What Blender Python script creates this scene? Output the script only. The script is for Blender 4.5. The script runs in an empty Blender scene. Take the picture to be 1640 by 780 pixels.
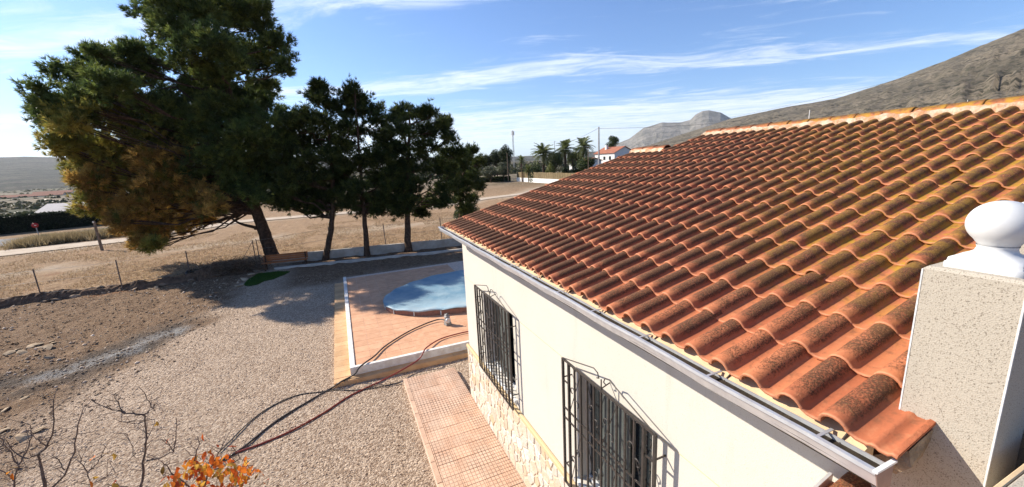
import bpy, math, random
import numpy as np
from mathutils import Vector, Matrix
rnd = random.Random(7)
RNG = np.random.default_rng(11)
sc = bpy.context.scene
COL = sc.collection

# ------------------------------------------------------------------ camera
CAM_Z = 5.314
F_PX = 645.06
VR = Vector((0.91677285, -0.39674985, -0.04601198))
VU = Vector((0.12125069, 0.1666931, 0.97852526))
VF = Vector((0.38055987, 0.90266437, -0.2009259))
cd = bpy.data.cameras.new('camera'); cam = bpy.data.objects.new('camera', cd); COL.objects.link(cam)
cd.sensor_width = 36.0; cd.lens = F_PX / 1640.0 * 36.0; cd.clip_start = 0.05; cd.clip_end = 30000
m = Matrix.Identity(4)
for i in range(3):
    m[i][0] = VR[i]; m[i][1] = VU[i]; m[i][2] = -VF[i]
m[2][3] = CAM_Z
cam.matrix_world = m
sc.camera = cam

# ------------------------------------------------------------------ light
SUN_EL = math.radians(33.0)
SUN_AZ = math.radians(-45.0)          # from +Y towards +X
to_sun = Vector((math.sin(SUN_AZ) * math.cos(SUN_EL), math.cos(SUN_AZ) * math.cos(SUN_EL), math.sin(SUN_EL)))
sl = bpy.data.lights.new('sun', 'SUN'); sl.energy = 5.0; sl.angle = math.radians(0.53); sl.color = (1.0, 0.92, 0.80)
so = bpy.data.objects.new('sun', sl); COL.objects.link(so)
so.rotation_euler = to_sun.to_track_quat('Z', 'Y').to_euler(); so.location = (-30, 30, 40)

sc.view_settings.view_transform = 'Standard'
sc.view_settings.look = 'None'
sc.view_settings.exposure = 0.84
sc.view_settings.gamma = 1.0
sc.view_settings.use_curve_mapping = False


class NT:
    """small helper to write node graphs as expressions"""
    def __init__(s, nt):
        s.nt = nt; s.n = nt.nodes; s.l = nt.links
    def _in(s, sock, v):
        if isinstance(v, bpy.types.NodeSocket): s.l.new(v, sock)
        elif v is not None:
            if isinstance(v, (tuple, list)) and len(v) == 3 and len(getattr(sock, 'default_value', ())) == 4: v = (*v, 1)
            sock.default_value = v
    def math(s, op, a, b=None, c=None, clamp=False):
        n = s.n.new('ShaderNodeMath'); n.operation = op; n.use_clamp = clamp
        s._in(n.inputs[0], a); s._in(n.inputs[1], b)
        if c is not None: s._in(n.inputs[2], c)
        return n.outputs[0]
    def vmath(s, op, a, b=None, out=0):
        n = s.n.new('ShaderNodeVectorMath'); n.operation = op
        s._in(n.inputs[0], a)
        if b is not None: s._in(n.inputs[3 if op == 'SCALE' else 1], b)
        return n.outputs[out]
    def mix(s, f, a, b, mode='MIX'):
        n = s.n.new('ShaderNodeMix'); n.data_type = 'RGBA'; n.blend_type = mode
        s._in(n.inputs[0], f); s._in(n.inputs[6], a); s._in(n.inputs[7], b)
        return n.outputs[2]
    def noise(s, vec, scale, detail=4, rough=0.55, dist=0.0, out='Fac'):
        n = s.n.new('ShaderNodeTexNoise'); n.inputs['Scale'].default_value = scale
        n.inputs['Detail'].default_value = detail; n.inputs['Roughness'].default_value = rough
        n.inputs['Distortion'].default_value = dist
        if vec is not None: s.l.new(vec, n.inputs['Vector'])
        return n.outputs[out]
    def voro(s, vec, scale, out='Distance', feat='F1', rand=1.0):
        n = s.n.new('ShaderNodeTexVoronoi'); n.feature = feat; n.inputs['Scale'].default_value = scale
        n.inputs['Randomness'].default_value = rand
        if vec is not None: s.l.new(vec, n.inputs['Vector'])
        return n.outputs[out]
    def ramp(s, f, a, b, lo=0.0, hi=1.0, smooth=True):
        n = s.n.new('ShaderNodeMapRange'); n.interpolation_type = 'SMOOTHSTEP' if smooth else 'LINEAR'
        s._in(n.inputs[0], f); s._in(n.inputs[1], a); s._in(n.inputs[2], b); n.inputs[3].default_value = lo; n.inputs[4].default_value = hi
        return n.outputs[0]
    def sep(s, v):
        n = s.n.new('ShaderNodeSeparateXYZ'); s.l.new(v, n.inputs[0]); return n.outputs
    def comb(s, x, y, z):
        n = s.n.new('ShaderNodeCombineXYZ')
        for i, q in enumerate((x, y, z)): s._in(n.inputs[i], q)
        return n.outputs[0]
    def attr(s, name, out='Color'):
        n = s.n.new('ShaderNodeAttribute'); n.attribute_name = name; return n.outputs[out]
    def pos(s): return s.n.new('ShaderNodeNewGeometry').outputs['Position']
    def obj(s): return s.n.new('ShaderNodeTexCoord').outputs['Object']
    def rand(s): return s.n.new('ShaderNodeObjectInfo').outputs['Random']
    def bump(s, h, strength=0.3, dist=0.02):
        n = s.n.new('ShaderNodeBump'); n.inputs['Strength'].default_value = strength; n.inputs['Distance'].default_value = dist
        s.l.new(h, n.inputs['Height']); return n.outputs[0]


# world: Nishita sky with thin streaks of cirrus
SKY_STRENGTH = 0.080
w = bpy.data.worlds.new('World'); sc.world = w; w.use_nodes = True
t = NT(w.node_tree); t.n.clear()
sky = t.n.new('ShaderNodeTexSky'); sky.sky_type = 'NISHITA'; sky.sun_disc = False
sky.sun_elevation = SUN_EL; sky.sun_rotation = SUN_AZ
sky.altitude = 300; sky.air_density = 1.0; sky.dust_density = 0.4; sky.ozone_density = 2.5
tc = t.n.new('ShaderNodeTexCoord').outputs['Generated']
sx, sy, sz = t.sep(tc)
zz = t.math('MAXIMUM', sz, 0.012)
px = t.math('DIVIDE', sx, zz); py = t.math('DIVIDE', sy, zz)
al = t.math('SUBTRACT', t.math('MULTIPLY', px, 0.82), t.math('MULTIPLY', py, 0.57))
ac = t.math('ADD', t.math('MULTIPLY', px, 0.57), t.math('MULTIPLY', py, 0.82))
warp = t.noise(t.comb(t.math('MULTIPLY', al, 0.35), t.math('MULTIPLY', ac, 0.35), 3.0), 1.0, 2)
ac2 = t.math('ADD', ac, t.math('MULTIPLY', t.math('SUBTRACT', warp, 0.5), 1.3))
n1 = t.noise(t.comb(t.math('MULTIPLY', al, 1.1), t.math('MULTIPLY', ac2, 2.6), 0.7), 1.0, 9, 0.66, 0.6)
n2 = t.noise(t.comb(t.math('MULTIPLY', al, 0.16), t.math('MULTIPLY', ac2, 0.9), 4.2), 1.0, 4, 0.6)
def bumpf(c, wd):   # soft band round ac = c
    d = t.math('DIVIDE', t.math('SUBTRACT', ac2, c), wd)
    return t.math('POWER', 2.718, t.math('MULTIPLY', t.math('MULTIPLY', d, d), -1.0))
band = t.math('MULTIPLY', bumpf(5.15, 0.66), 0.21)
band2 = t.math('MULTIPLY', bumpf(2.5, 0.35), 0.22)
veil = t.ramp(ac, 6.0, 10.0, 0.0, 0.30)
cov = t.math('ADD', t.math('ADD', t.math('MULTIPLY', n1, 0.82), t.math('MULTIPLY', n2, 0.26)), t.math('ADD', band, t.math('ADD', band2, veil)))
cl = t.ramp(cov, 0.585, 0.96, 0.0, 0.85)
cl = t.math('MULTIPLY', cl, t.ramp(sz, 0.0, 0.05, 0.35, 1.0))
skyc = t.mix(1.0, sky.outputs[0], (0.74, 0.98, 1.30), 'MULTIPLY')
out = t.mix(cl, skyc, (8.2, 8.8, 9.6))
bg = t.n.new('ShaderNodeBackground'); bg.inputs[1].default_value = SKY_STRENGTH
t.l.new(out, bg.inputs[0])
wo = t.n.new('ShaderNodeOutputWorld'); t.l.new(bg.outputs[0], wo.inputs[0])


# ------------------------------------------------------------------ helpers
def ray(px, py):
    return VF + VR * ((px - 820) / F_PX) - VU * ((py - 390) / F_PX)
def gat(px, py, z=0.0):
    d = ray(px, py); s = (z - CAM_Z) / d.z; return Vector((d.x * s, d.y * s, z))
def at(px, py, Y):
    d = ray(px, py); s = Y / d.y; return Vector((d.x * s, Y, CAM_Z + d.z * s))
def direc(px, py):
    d = ray(px, py); return math.atan2(d.x, d.y), d.z / math.hypot(d.x, d.y)

def material(name, rough=0.8, spec=0.3):
    mt = bpy.data.materials.new(name); mt.use_nodes = True
    tt = NT(mt.node_tree); b = mt.node_tree.nodes['Principled BSDF']
    b.inputs['Roughness'].default_value = rough
    b.inputs['Specular IOR Level'].default_value = spec
    return mt, tt, b
def setc(tt, b, c):
    if isinstance(c, bpy.types.NodeSocket): tt.l.new(c, b.inputs['Base Color'])
    else: b.inputs['Base Color'].default_value = (*c, 1)
def setn(tt, b, nrm): tt.l.new(nrm, b.inputs['Normal'])

def simple(name, c1, c2=None, scale=6.0, rough=0.8, spec=0.3, bump=0.2, bscale=None, metal=0.0, var=0.12, bdist=0.01):
    """two-tone noise material with per-object brightness variation and fine relief"""
    mt, tt, b = material(name, rough, spec)
    p = tt.pos()
    c2 = c2 or tuple(x * 0.72 for x in c1)
    n = tt.noise(p, scale, 5, 0.6)
    c = tt.mix(tt.ramp(n, 0.32, 0.68), c1, c2)
    if var:
        k = tt.math('ADD', tt.math('MULTIPLY', tt.rand(), 2 * var), 1 - var)
        c = tt.mix(1.0, c, tt.comb(k, k, k), 'MULTIPLY')
    setc(tt, b, c); b.inputs['Metallic'].default_value = metal
    if bump: setn(tt, b, tt.bump(tt.noise(p, bscale or scale * 6, 4, 0.6), bump, bdist))
    return mt


class MB:
    """collects shapes; build() links them as one mesh object"""
    def __init__(s): s.v = []; s.f = []; s.sm = []
    def add(s, verts, faces, smooth=False):
        o = len(s.v); s.v += [tuple(q) for q in verts]
        s.f += [tuple(i + o for i in f) for f in faces]; s.sm += [smooth] * len(faces); return s
    def box(s, a, b, bev=0.0):
        x0, y0, z0 = a; x1, y1, z1 = b
        if bev <= 0:
            vs = [(x, y, z) for z in (z0, z1) for y in (y0, y1) for x in (x0, x1)]
            s.add(vs, [(0, 2, 3, 1), (4, 5, 7, 6), (0, 1, 5, 4), (2, 6, 7, 3), (0, 4, 6, 2), (1, 3, 7, 5)])
        else:
            e = bev
            def ring(z, i): return [(x0 + i, y0 + i, z), (x1 - i, y0 + i, z), (x1 - i, y1 - i, z), (x0 + i, y1 - i, z)]
            vs = ring(z0, 0) + ring(z1 - e, 0) + ring(z1, e)
            fs = [(3, 2, 1, 0), (8, 9, 10, 11)]
            for k in (0, 4):
                for i in range(4): fs.append((k + i, k + (i + 1) % 4, k + 4 + (i + 1) % 4, k + 4 + i))
            s.add(vs, fs)
        return s
    def tube(s, pts, rad, n=6, cap=True):
        pts = [Vector(p) for p in pts]; rads = rad if isinstance(rad, (list, tuple)) else [rad] * len(pts)
        vs = []; prev = None
        for i, p in enumerate(pts):
            tn = (pts[min(i + 1, len(pts) - 1)] - pts[max(i - 1, 0)])
            if tn.length < 1e-9: tn = Vector((0, 0, 1))
            tn.normalize()
            if prev is None:
                a = tn.cross(Vector((0, 0, 1)) if abs(tn.z) < 0.9 else Vector((1, 0, 0))).normalized()
            else:
                a = (prev - tn * prev.dot(tn)).normalized()
            prev = a; b = tn.cross(a)
            for k in range(n):
                q = 2 * math.pi * k / n
                vs.append(p + (a * math.cos(q) + b * math.sin(q)) * rads[i])
        fs = []
        for i in range(len(pts) - 1):
            for k in range(n):
                fs.append((i * n + k, i * n + (k + 1) % n, (i + 1) * n + (k + 1) % n, (i + 1) * n + k))
        s.add(vs, fs, True)
        if cap:
            s.add([vs[k] for k in range(n)], [tuple(reversed(range(n)))])
            s.add([vs[-n + k] for k in range(n)], [tuple(range(n))])
        return s
    def lathe(s, prof, c=(0, 0, 0), n=24, cap=True):
        vs = []; fs = []
        for r, z in prof:
            for k in range(n):
                q = 2 * math.pi * k / n; vs.append((c[0] + r * math.cos(q), c[1] + r * math.sin(q), c[2] + z))
        for i in range(len(prof) - 1):
            for k in range(n): fs.append((i * n + k, i * n + (k + 1) % n, (i + 1) * n + (k + 1) % n, (i + 1) * n + k))
        s.add(vs, fs, True)
        if cap: s.add(vs[-n:], [tuple(range(n))])
        return s
    def prism(s, poly, z0, z1, inset=0.0):
        n = len(poly); c = (sum(p[0] for p in poly) / n, sum(p[1] for p in poly) / n)
        top = [(p[0] + (c[0] - p[0]) * inset, p[1] + (c[1] - p[1]) * inset, z1) for p in poly]
        vs = [(p[0], p[1], z0) for p in poly] + top
        fs = [tuple(range(n, 2 * n))] + [(i, (i + 1) % n, n + (i + 1) % n, n + i) for i in range(n)]
        s.add(vs, fs); return s
    def rot(s, mtx, start=0):
        for i in range(start, len(s.v)): s.v[i] = tuple(mtx @ Vector(s.v[i]))
        return s
    def mesh(s, name):
        me = bpy.data.meshes.new(name); me.from_pydata(s.v, [], s.f)
        me.polygons.foreach_set('use_smooth', s.sm); me.update(); return me
    def build(s, name, mat, parent=None, loc=None):
        return link(name, s.mesh(name), mat, parent, loc)

def link(name, me, mat, parent=None, loc=None):
    o = bpy.data.objects.new(name, me); COL.objects.link(o)
    if mat is not None and not me.materials: me.materials.append(mat)
    if parent is not None: o.parent = parent
    if loc is not None: o.location = loc
    return o
def tag(o, label=None, cat=None, group=None, kind=None):
    if label: o['label'] = label
    if cat: o['category'] = cat
    if group: o['group'] = group
    if kind: o['kind'] = kind
    return o
def empty(name, loc=(0, 0, 0), rz=0.0):
    o = bpy.data.objects.new(name, None); COL.objects.link(o); o.location = loc; o.rotation_euler = (0, 0, rz)
    o.empty_display_size = 0.2
    return o
def np_mesh(name, V, F, mat, parent=None, color=None, smooth=False, attr='col'):
    """V (n,3) F (m,k) as numpy; color per vertex"""
    me = bpy.data.meshes.new(name); k = F.shape[1]
    me.vertices.add(len(V)); me.vertices.foreach_set('co', np.ascontiguousarray(V, np.float32).ravel())
    me.loops.add(F.size); me.loops.foreach_set('vertex_index', np.ascontiguousarray(F, np.int32).ravel())
    me.polygons.add(len(F)); me.polygons.foreach_set('loop_start', np.arange(0, F.size, k, dtype=np.int32))
    me.polygons.foreach_set('loop_total', np.full(len(F), k, np.int32))
    if smooth: me.polygons.foreach_set('use_smooth', np.ones(len(F), bool))
    if color is not None:
        ca = me.color_attributes.new(attr, 'FLOAT_COLOR', 'POINT')
        c4 = np.ones((len(V), 4), np.float32); c4[:, :color.shape[1]] = color
        ca.data.foreach_set('color', c4.ravel())
    me.update(); me.validate()
    return link(name, me, mat, parent)

def _hash(ix, iy, seed):
    h = (ix.astype(np.int64) * 374761393 + iy.astype(np.int64) * 668265263 + seed * 1442695041) & 0x7fffffff
    h = (h ^ (h >> 13)) * 1274126177 & 0x7fffffff
    return ((h ^ (h >> 16)) & 0xffff) / 65535.0
def vnoise(x, y, seed=0):
    ix = np.floor(x); iy = np.floor(y); fx = x - ix; fy = y - iy
    fx = fx * fx * (3 - 2 * fx); fy = fy * fy * (3 - 2 * fy)
    a = _hash(ix, iy, seed); b = _hash(ix + 1, iy, seed); c = _hash(ix, iy + 1, seed); d = _hash(ix + 1, iy + 1, seed)
    return (a * (1 - fx) + b * fx) * (1 - fy) + (c * (1 - fx) + d * fx) * fy
def fbm(x, y, oct=4, seed=0, gain=0.5):
    s = 0; a = 1; tot = 0
    for i in range(oct):
        s = s + a * vnoise(x * 2 ** i, y * 2 ** i, seed + i * 17); tot += a; a *= gain
    return s / tot
def sstep(a, b, x):
    q = np.clip((x - a) / (b - a), 0, 1); return q * q * (3 - 2 * q)


# ------------------------------------------------------------------ materials
def m_stucco(name, base, dark, speck=0.5, ns=130):
    mt, tt, b = material(name, 0.9, 0.15)
    p = tt.pos()
    v = tt.voro(p, 190.0)
    n = tt.noise(p, ns, 3, 0.7)
    sp = tt.math('MULTIPLY', tt.ramp(n, 0.54, 0.66), speck)
    big = tt.ramp(tt.noise(p, 0.9, 4, 0.6), 0.35, 0.75, 0.0, 0.16)
    c = tt.mix(sp, base, dark)
    c = tt.mix(tt.math('MULTIPLY', tt.ramp(tt.noise(p, ns * .5, 2, 0.6), 0.60, 0.68), speck * .7), c, dark)
    c = tt.mix(big, c, tuple(x * 0.72 for x in base))
    mp = tt.n.new('ShaderNodeMapping'); tt.l.new(p, mp.inputs[0]); mp.inputs['Scale'].default_value = (6, 6, 0.5)
    c = tt.mix(tt.ramp(tt.noise(mp.outputs[0], 1.0, 5, 0.65), 0.54, 0.78, 0, 0.22), c, tuple(x * 0.62 for x in dark))
    c = tt.mix(tt.ramp(tt.noise(p, 3.2, 6, 0.7), 0.55, 0.8, 0, 0.2), c, dark)
    setc(tt, b, c); setn(tt, b, tt.bump(tt.math('ADD', v, n), 0.3, 0.003))
    return mt
M = {}
M['wall'] = m_stucco('cream_stucco', (0.60, 0.56, 0.49), (0.46, 0.40, 0.32), 0.5)
M['pillar'] = m_stucco('speckled_render', (0.44, 0.39, 0.315), (0.11, 0.085, 0.06), 0.7, 200)

def m_tile():
    mt, tt, b = material('terracotta_tile', 0.78, 0.25)
    a = tt.n.new('ShaderNodeAttribute'); a.attribute_name = 'col'
    r, g_, bl = (lambda s: (s.outputs[0], s.outputs[1], s.outputs[2]))(_sepc(tt, a.outputs['Color']))
    p = tt.pos()
    px_, py_, pz_ = tt.sep(p)
    var = tt.math('ADD', tt.math('MULTIPLY', bl, 0.6), tt.math('MULTIPLY', tt.noise(p, 9, 3), 0.5))
    base = tt.mix(tt.ramp(var, 0.2, 0.85), (0.49, 0.165, 0.070), (0.38, 0.115, 0.050))
    # pale mineral bloom on the pans
    base = tt.mix(tt.ramp(tt.noise(p, 14, 4), 0.52, 0.75, 0.0, 0.35), base, (0.58, 0.25, 0.12))
    # dark lichen crust on the crests, fading to the clean lower edge
    crust_n = tt.noise(p, 85, 6, 0.78)
    crust_big = tt.noise(p, 5.5, 3, 0.6)
    near_edge = tt.ramp(tt.math('ADD', r, tt.math('MULTIPLY', tt.math('SUBTRACT', tt.noise(p, 24, 4, 0.7), 0.5), 0.5)), 0.0, 0.30)
    crest = tt.ramp(tt.math('ADD', g_, tt.math('MULTIPLY', tt.math('SUBTRACT', tt.noise(p, 30, 4, 0.7), 0.5), 0.5)), 0.14, 0.52)
    far_more = tt.ramp(py_, 0.8, 5.0, 0.0, 0.17)
    lower = tt.math('MULTIPLY', tt.ramp(px_, 1.9, 3.2, -0.10, 0.0), tt.ramp(py_, 4.5, 2.0))
    k = tt.math('ADD', tt.math('ADD', crust_n, tt.math('MULTIPLY', tt.math('SUBTRACT', crust_big, 0.5), 0.40)), tt.math('ADD', far_more, lower))
    k = tt.math('ADD', k, tt.math('MULTIPLY', tt.math('SUBTRACT', bl, 0.5), 0.10))
    cm = tt.math('MULTIPLY', tt.ramp(k, 0.30, 0.50), tt.math('MULTIPLY', crest, near_edge))
    dark = tt.mix(tt.ramp(tt.noise(p, 120, 2), 0.52, 0.66), (0.070, 0.036, 0.018), (0.22, 0.12, 0.05))
    c = tt.mix(tt.math('MULTIPLY', cm, 0.88), base, dark)
    # yellow lichen where the roof faces the terrace, in the pans first
    dd = tt.math('ADD', tt.math('MULTIPLY', py_, -0.75), tt.math('MULTIPLY', px_, 0.5))
    yreg = tt.ramp(tt.math('ADD', dd, tt.math('MULTIPLY', tt.math('SUBTRACT', tt.noise(p, 1.3, 3), 0.5), 1.6)), -0.85, 0.75)
    yreg = tt.math('MULTIPLY', yreg, tt.ramp(px_, 2.3, 3.6))
    ypan = tt.math('ADD', tt.ramp(g_, 0.75, 0.1, 0.45, 0.95), 0.0)
    ynz = tt.ramp(tt.noise(p, 11, 5, 0.7), 0.38, 0.62)
    c = tt.mix(tt.math('MULTIPLY', tt.math('MULTIPLY', yreg, ypan), ynz), c, (0.40, 0.225, 0.022))
    # mossy joint dirt in the pans
    pan = tt.ramp(g_, 0.22, 0.02)
    c = tt.mix(tt.math('MULTIPLY', pan, tt.ramp(tt.noise(p, 20, 4), 0.5, 0.7, 0.0, 0.5)), c, (0.15, 0.07, 0.035))
    # rubbed lower edge
    c = tt.mix(tt.ramp(r, 0.035, 0.0, 0.0, 0.75), c, (0.60, 0.26, 0.14))
    setc(tt, b, c)
    setn(tt, b, tt.bump(tt.math('ADD', tt.math('MULTIPLY', crust_n, cm), tt.math('MULTIPLY', tt.noise(p, 60, 3), 0.3)), 0.7, 0.008))
    return mt
def _sepc(tt, sock):
    n = tt.n.new('ShaderNodeSeparateColor'); tt.l.new(sock, n.inputs[0]); return n
M['tile'] = m_tile()
M['mortar'] = simple('lime_mortar', (0.62, 0.50, 0.36), (0.50, 0.24, 0.12), 7, 0.95, 0.1, 0.9, 24, bdist=0.03)
M['fascia'] = simple('cream_fascia', (0.66, 0.50, 0.30), (0.58, 0.42, 0.25), 8, 0.8)
M['metal'] = simple('galvanised_metal', (0.70, 0.71, 0.72), (0.58, 0.59, 0.61), 12, 0.42, 0.5, 0.05, metal=0.55, var=0.02)
M['white'] = simple('white_paint', (0.80, 0.80, 0.78), (0.72, 0.72, 0.69), 14, 0.55, 0.35, 0.08, var=0.03)
M['finial'] = simple('white_glazed_concrete', (0.66, 0.66, 0.65), (0.61, 0.61, 0.595), 5, 0.42, 0.4, 0.03, var=0.0)
M['trim'] = simple('white_corner_bead', (0.78, 0.77, 0.74), None, 20, 0.6, var=0)
M['iron'] = simple('black_wrought_iron', (0.025, 0.023, 0.022), (0.05, 0.04, 0.035), 30, 0.5, 0.5, 0.15, var=0.05)
M['ledge'] = simple('ochre_render', (0.66, 0.49, 0.26), (0.60, 0.46, 0.28), 5, 0.9)
M['stone_mortar'] = simple('pale_mortar', (0.60, 0.50, 0.38), (0.54, 0.44, 0.33), 9, 0.95)
M['shutter'] = simple('grey_green_shutter', (0.10, 0.115, 0.11), (0.08, 0.09, 0.085), 10, 0.5)
M['alu'] = simple('white_aluminium', (0.74, 0.74, 0.73), None, 20, 0.35, 0.5, 0, var=0.02)
M['gutter_shade'] = simple('gutter_shade_fill', (0.03, 0.024, 0.018), (0.06, 0.045, 0.03), 20, 0.95, 0.1, 0.5, 60)  # near black, for the shade inside the gutter
M['cap'] = simple('brown_end_cap', (0.33, 0.23, 0.20), (0.28, 0.19, 0.16), 9, 0.6)

def m_glass():
    mt, tt, b = material('window_glass', 0.04, 0.5)
    setc(tt, b, (0.02, 0.025, 0.028)); return mt
M['glass'] = m_glass()

def m_stone():
    mt, tt, b = material('rubble_stone', 0.85, 0.2)
    r = tt.rand(); p = tt.pos()
    n = tt.n.new('ShaderNodeValToRGB'); tt.l.new(r, n.inputs[0])
    e = n.color_ramp.elements; e[0].color = (0.66, 0.60, 0.52, 1); e[1].color = (0.60, 0.43, 0.27, 1)
    for q, c in ((0.3, (0.60, 0.48, 0.36, 1)), (0.55, (0.72, 0.68, 0.62, 1)), (0.75, (0.52, 0.47, 0.41, 1))):
        x = e.new(q); x.color = c
    c = tt.mix(tt.ramp(tt.noise(p, 18, 5), 0.35, 0.7, 0, 0.6), n.outputs[0], (0.52, 0.37, 0.22))
    setc(tt, b, c); setn(tt, b, tt.bump(tt.noise(p, 40, 5), 0.6, 0.012)); return mt
M['stone'] = m_stone()

def m_paver():
    mt, tt, b = material('grooved_paving', 0.85, 0.2)
    o = tt.obj(); x, y, z = tt.sep(o); p = tt.pos()
    def groove(c, n):
        q = tt.math('FRACT', tt.math('MULTIPLY', c, n)); q = tt.math('ABSOLUTE', tt.math('SUBTRACT', q, 0.5))
        return tt.ramp(q, 0.37, 0.46)
    g1 = tt.math('MAXIMUM', groove(x, 1 / 0.066), groove(y, 1 / 0.0825))
    c = tt.mix(tt.ramp(tt.noise(p, 3, 4), 0.3, 0.7), (0.56, 0.345, 0.23), (0.62, 0.43, 0.31))
    k = tt.math('ADD', tt.math('MULTIPLY', tt.rand(), 0.22), 0.88)
    c = tt.mix(1.0, c, tt.comb(k, k, k), 'MULTIPLY')
    c = tt.mix(tt.ramp(tt.noise(p, 26, 3), 0.5, 0.72, 0, 0.4), c, (0.72, 0.54, 0.42))
    dirt = tt.ramp(tt.noise(p, 1.1, 4, 0.6), 0.38, 0.66, 0.25, 0.95)
    c = tt.mix(tt.math('MULTIPLY', g1, dirt), c, (0.13, 0.075, 0.055))
    setc(tt, b, c)
    setn(tt, b, tt.bump(tt.math('SUBTRACT', 1.0, g1), 0.8, 0.006)); return mt
M['paver'] = m_paver()
M['paver_edge'] = simple('paving_edge', (0.58, 0.39, 0.27), (0.50, 0.32, 0.22), 8, 0.85)
M['terrace_tile'] = simple('salmon_floor_tile', (0.66, 0.375, 0.225), (0.57, 0.305, 0.175), 4.5, 0.8, 0.2, 0.2, 30, var=0.06)
M['joint'] = simple('pale_grout', (0.74, 0.55, 0.42), None, 10, 0.95, var=0)
M['step_tile'] = simple('ochre_step_tile', (0.62, 0.40, 0.22), (0.54, 0.32, 0.16), 4, 0.8, 0.2, 0.2, 30)
M['kerb'] = simple('whitewashed_kerb', (0.74, 0.71, 0.66), (0.60, 0.54, 0.47), 5, 0.85, 0.2, 0.4, 40)
M['brick'] = simple('old_brick', (0.30, 0.15, 0.11), (0.22, 0.12, 0.09), 12, 0.9)
def m_tarp():
    mt, tt, b = material('blue_pool_cover', 0.45, 0.4)
    p = tt.pos(); n = tt.noise(p, 1.6, 5, 0.6); n2 = tt.noise(p, 0.5, 3)
    c = tt.mix(tt.ramp(n, 0.3, 0.7), (0.15, 0.27, 0.35), (0.27, 0.38, 0.43))
    x, y, z = tt.sep(p)
    edge = tt.ramp(y, 14.4, 13.1)  # sunlit strip along the near side, painted into the cover colour
    c = tt.mix(tt.math('MULTIPLY', edge, 0.75), c, tt.mix(tt.ramp(n, 0.4, 0.6), (0.46, 0.54, 0.55), (0.36, 0.50, 0.56)))
    c = tt.mix(tt.ramp(n2, 0.5, 0.75, 0, 0.4), c, (0.45, 0.50, 0.48))
    setc(tt, b, c); setn(tt, b, tt.bump(tt.noise(p, 3.5, 5, 0.6, 0.8), 0.5, 0.05)); return mt
M['tarp'] = m_tarp()
M['liner'] = simple('pale_pool_rim', (0.62, 0.66, 0.66), (0.5, 0.52, 0.5), 9, 0.7)

def m_ground():
    mt, tt, b = material('yard_ground', 0.95, 0.1)
    p = tt.pos()
    a = _sepc(tt, tt.attr('zone')).outputs; f = _sepc(tt, tt.attr('zone2')).outputs
    fine = tt.noise(p, 38, 5, 0.75); mid = tt.noise(p, 6, 5, 0.65); big = tt.noise(p, 0.8, 4, 0.6)
    peb = tt.voro(p, 26.0, 'Color'); pebd = tt.voro(p, 26.0)
    pv = tt.sep(peb)[0]
    grav = tt.mix(tt.ramp(pv, 0.0, 1.0), (0.34, 0.235, 0.16), (0.70, 0.55, 0.41))
    grav = tt.mix(tt.ramp(fine, 0.42, 0.62, 0, 0.4), grav, (0.28, 0.19, 0.135))
    grav = tt.mix(tt.ramp(mid, 0.45, 0.75, 0, 0.35), grav, (0.36, 0.26, 0.18))
    dirt = tt.mix(tt.ramp(mid, 0.3, 0.7), (0.17, 0.10, 0.058), (0.35, 0.235, 0.145))
    dirt = tt.mix(tt.ramp(fine, 0.46, 0.64), dirt, (0.12, 0.072, 0.045))
    dirt = tt.mix(tt.ramp(tt.noise(p, 15, 4, 0.7), 0.60, 0.72, 0, 0.6), dirt, (0.50, 0.40, 0.27))
    straw = tt.mix(tt.ramp(tt.noise(p, 2.2, 5, 0.7), 0.32, 0.68), (0.43, 0.285, 0.165), (0.28, 0.17, 0.095))
    straw = tt.mix(tt.ramp(tt.noise(p, 14, 4, 0.7), 0.5, 0.68, 0, 0.75), straw, (0.56, 0.43, 0.28))
    straw = tt.mix(tt.ramp(fine, 0.5, 0.66, 0, 0.5), straw, (0.17, 0.11, 0.07))
    za = tt.attr('zone2', 'Alpha')
    ash = tt.mix(tt.ramp(tt.noise(p, 7, 5, 0.7, 1.0), 0.36, 0.64), (0.055, 0.046, 0.038), (0.14, 0.112, 0.09))
    ash = tt.mix(tt.math('MULTIPLY', za, tt.ramp(tt.noise(p, 9, 5, 0.7, 1.0), 0.34, 0.6)), ash, (0.34, 0.335, 0.32))
    # far valley: patchwork of fields
    pf = tt.n.new('ShaderNodeMapping'); tt.l.new(p, pf.inputs[0]); pf.inputs['Scale'].default_value = (0.006, 0.016, 0.01); pf.inputs['Rotation'].default_value = (0, 0, 0.35)
    cell = tt.sep(tt.voro(pf.outputs[0], 1.0, 'Color', rand=0.8))
    far = tt.mix(tt.ramp(cell[0], 0.2, 0.8, smooth=False), (0.13, 0.105, 0.07), (0.25, 0.195, 0.135))
    far = tt.mix(tt.ramp(cell[1], 0.55, 0.75), far, (0.085, 0.085, 0.045))
    far = tt.mix(tt.ramp(tt.noise(p, 0.06, 6, 0.75), 0.44, 0.60, 0, 0.85), far, (0.06, 0.06, 0.036))
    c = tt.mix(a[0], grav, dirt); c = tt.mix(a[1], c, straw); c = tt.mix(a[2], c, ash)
    c = tt.mix(f[0], c, far); c = tt.mix(f[1], c, (0.52, 0.42, 0.31)); c = tt.mix(tt.math('MULTIPLY', f[2], tt.ramp(fine, 0.3, 0.6)), c, (0.30, 0.12, 0.05))
    c = tt.mix(tt.ramp(big, 0.4, 0.8, 0, 0.18), c, (0.2, 0.13, 0.08))
    setc(tt, b, c)
    h = tt.math('ADD', tt.math('MULTIPLY', pebd, -0.8), tt.math('ADD', fine, mid))
    setn(tt, b, tt.bump(h, 1.0, 0.045)); return mt
M['ground'] = m_ground()
M['gravel'] = None
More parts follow.
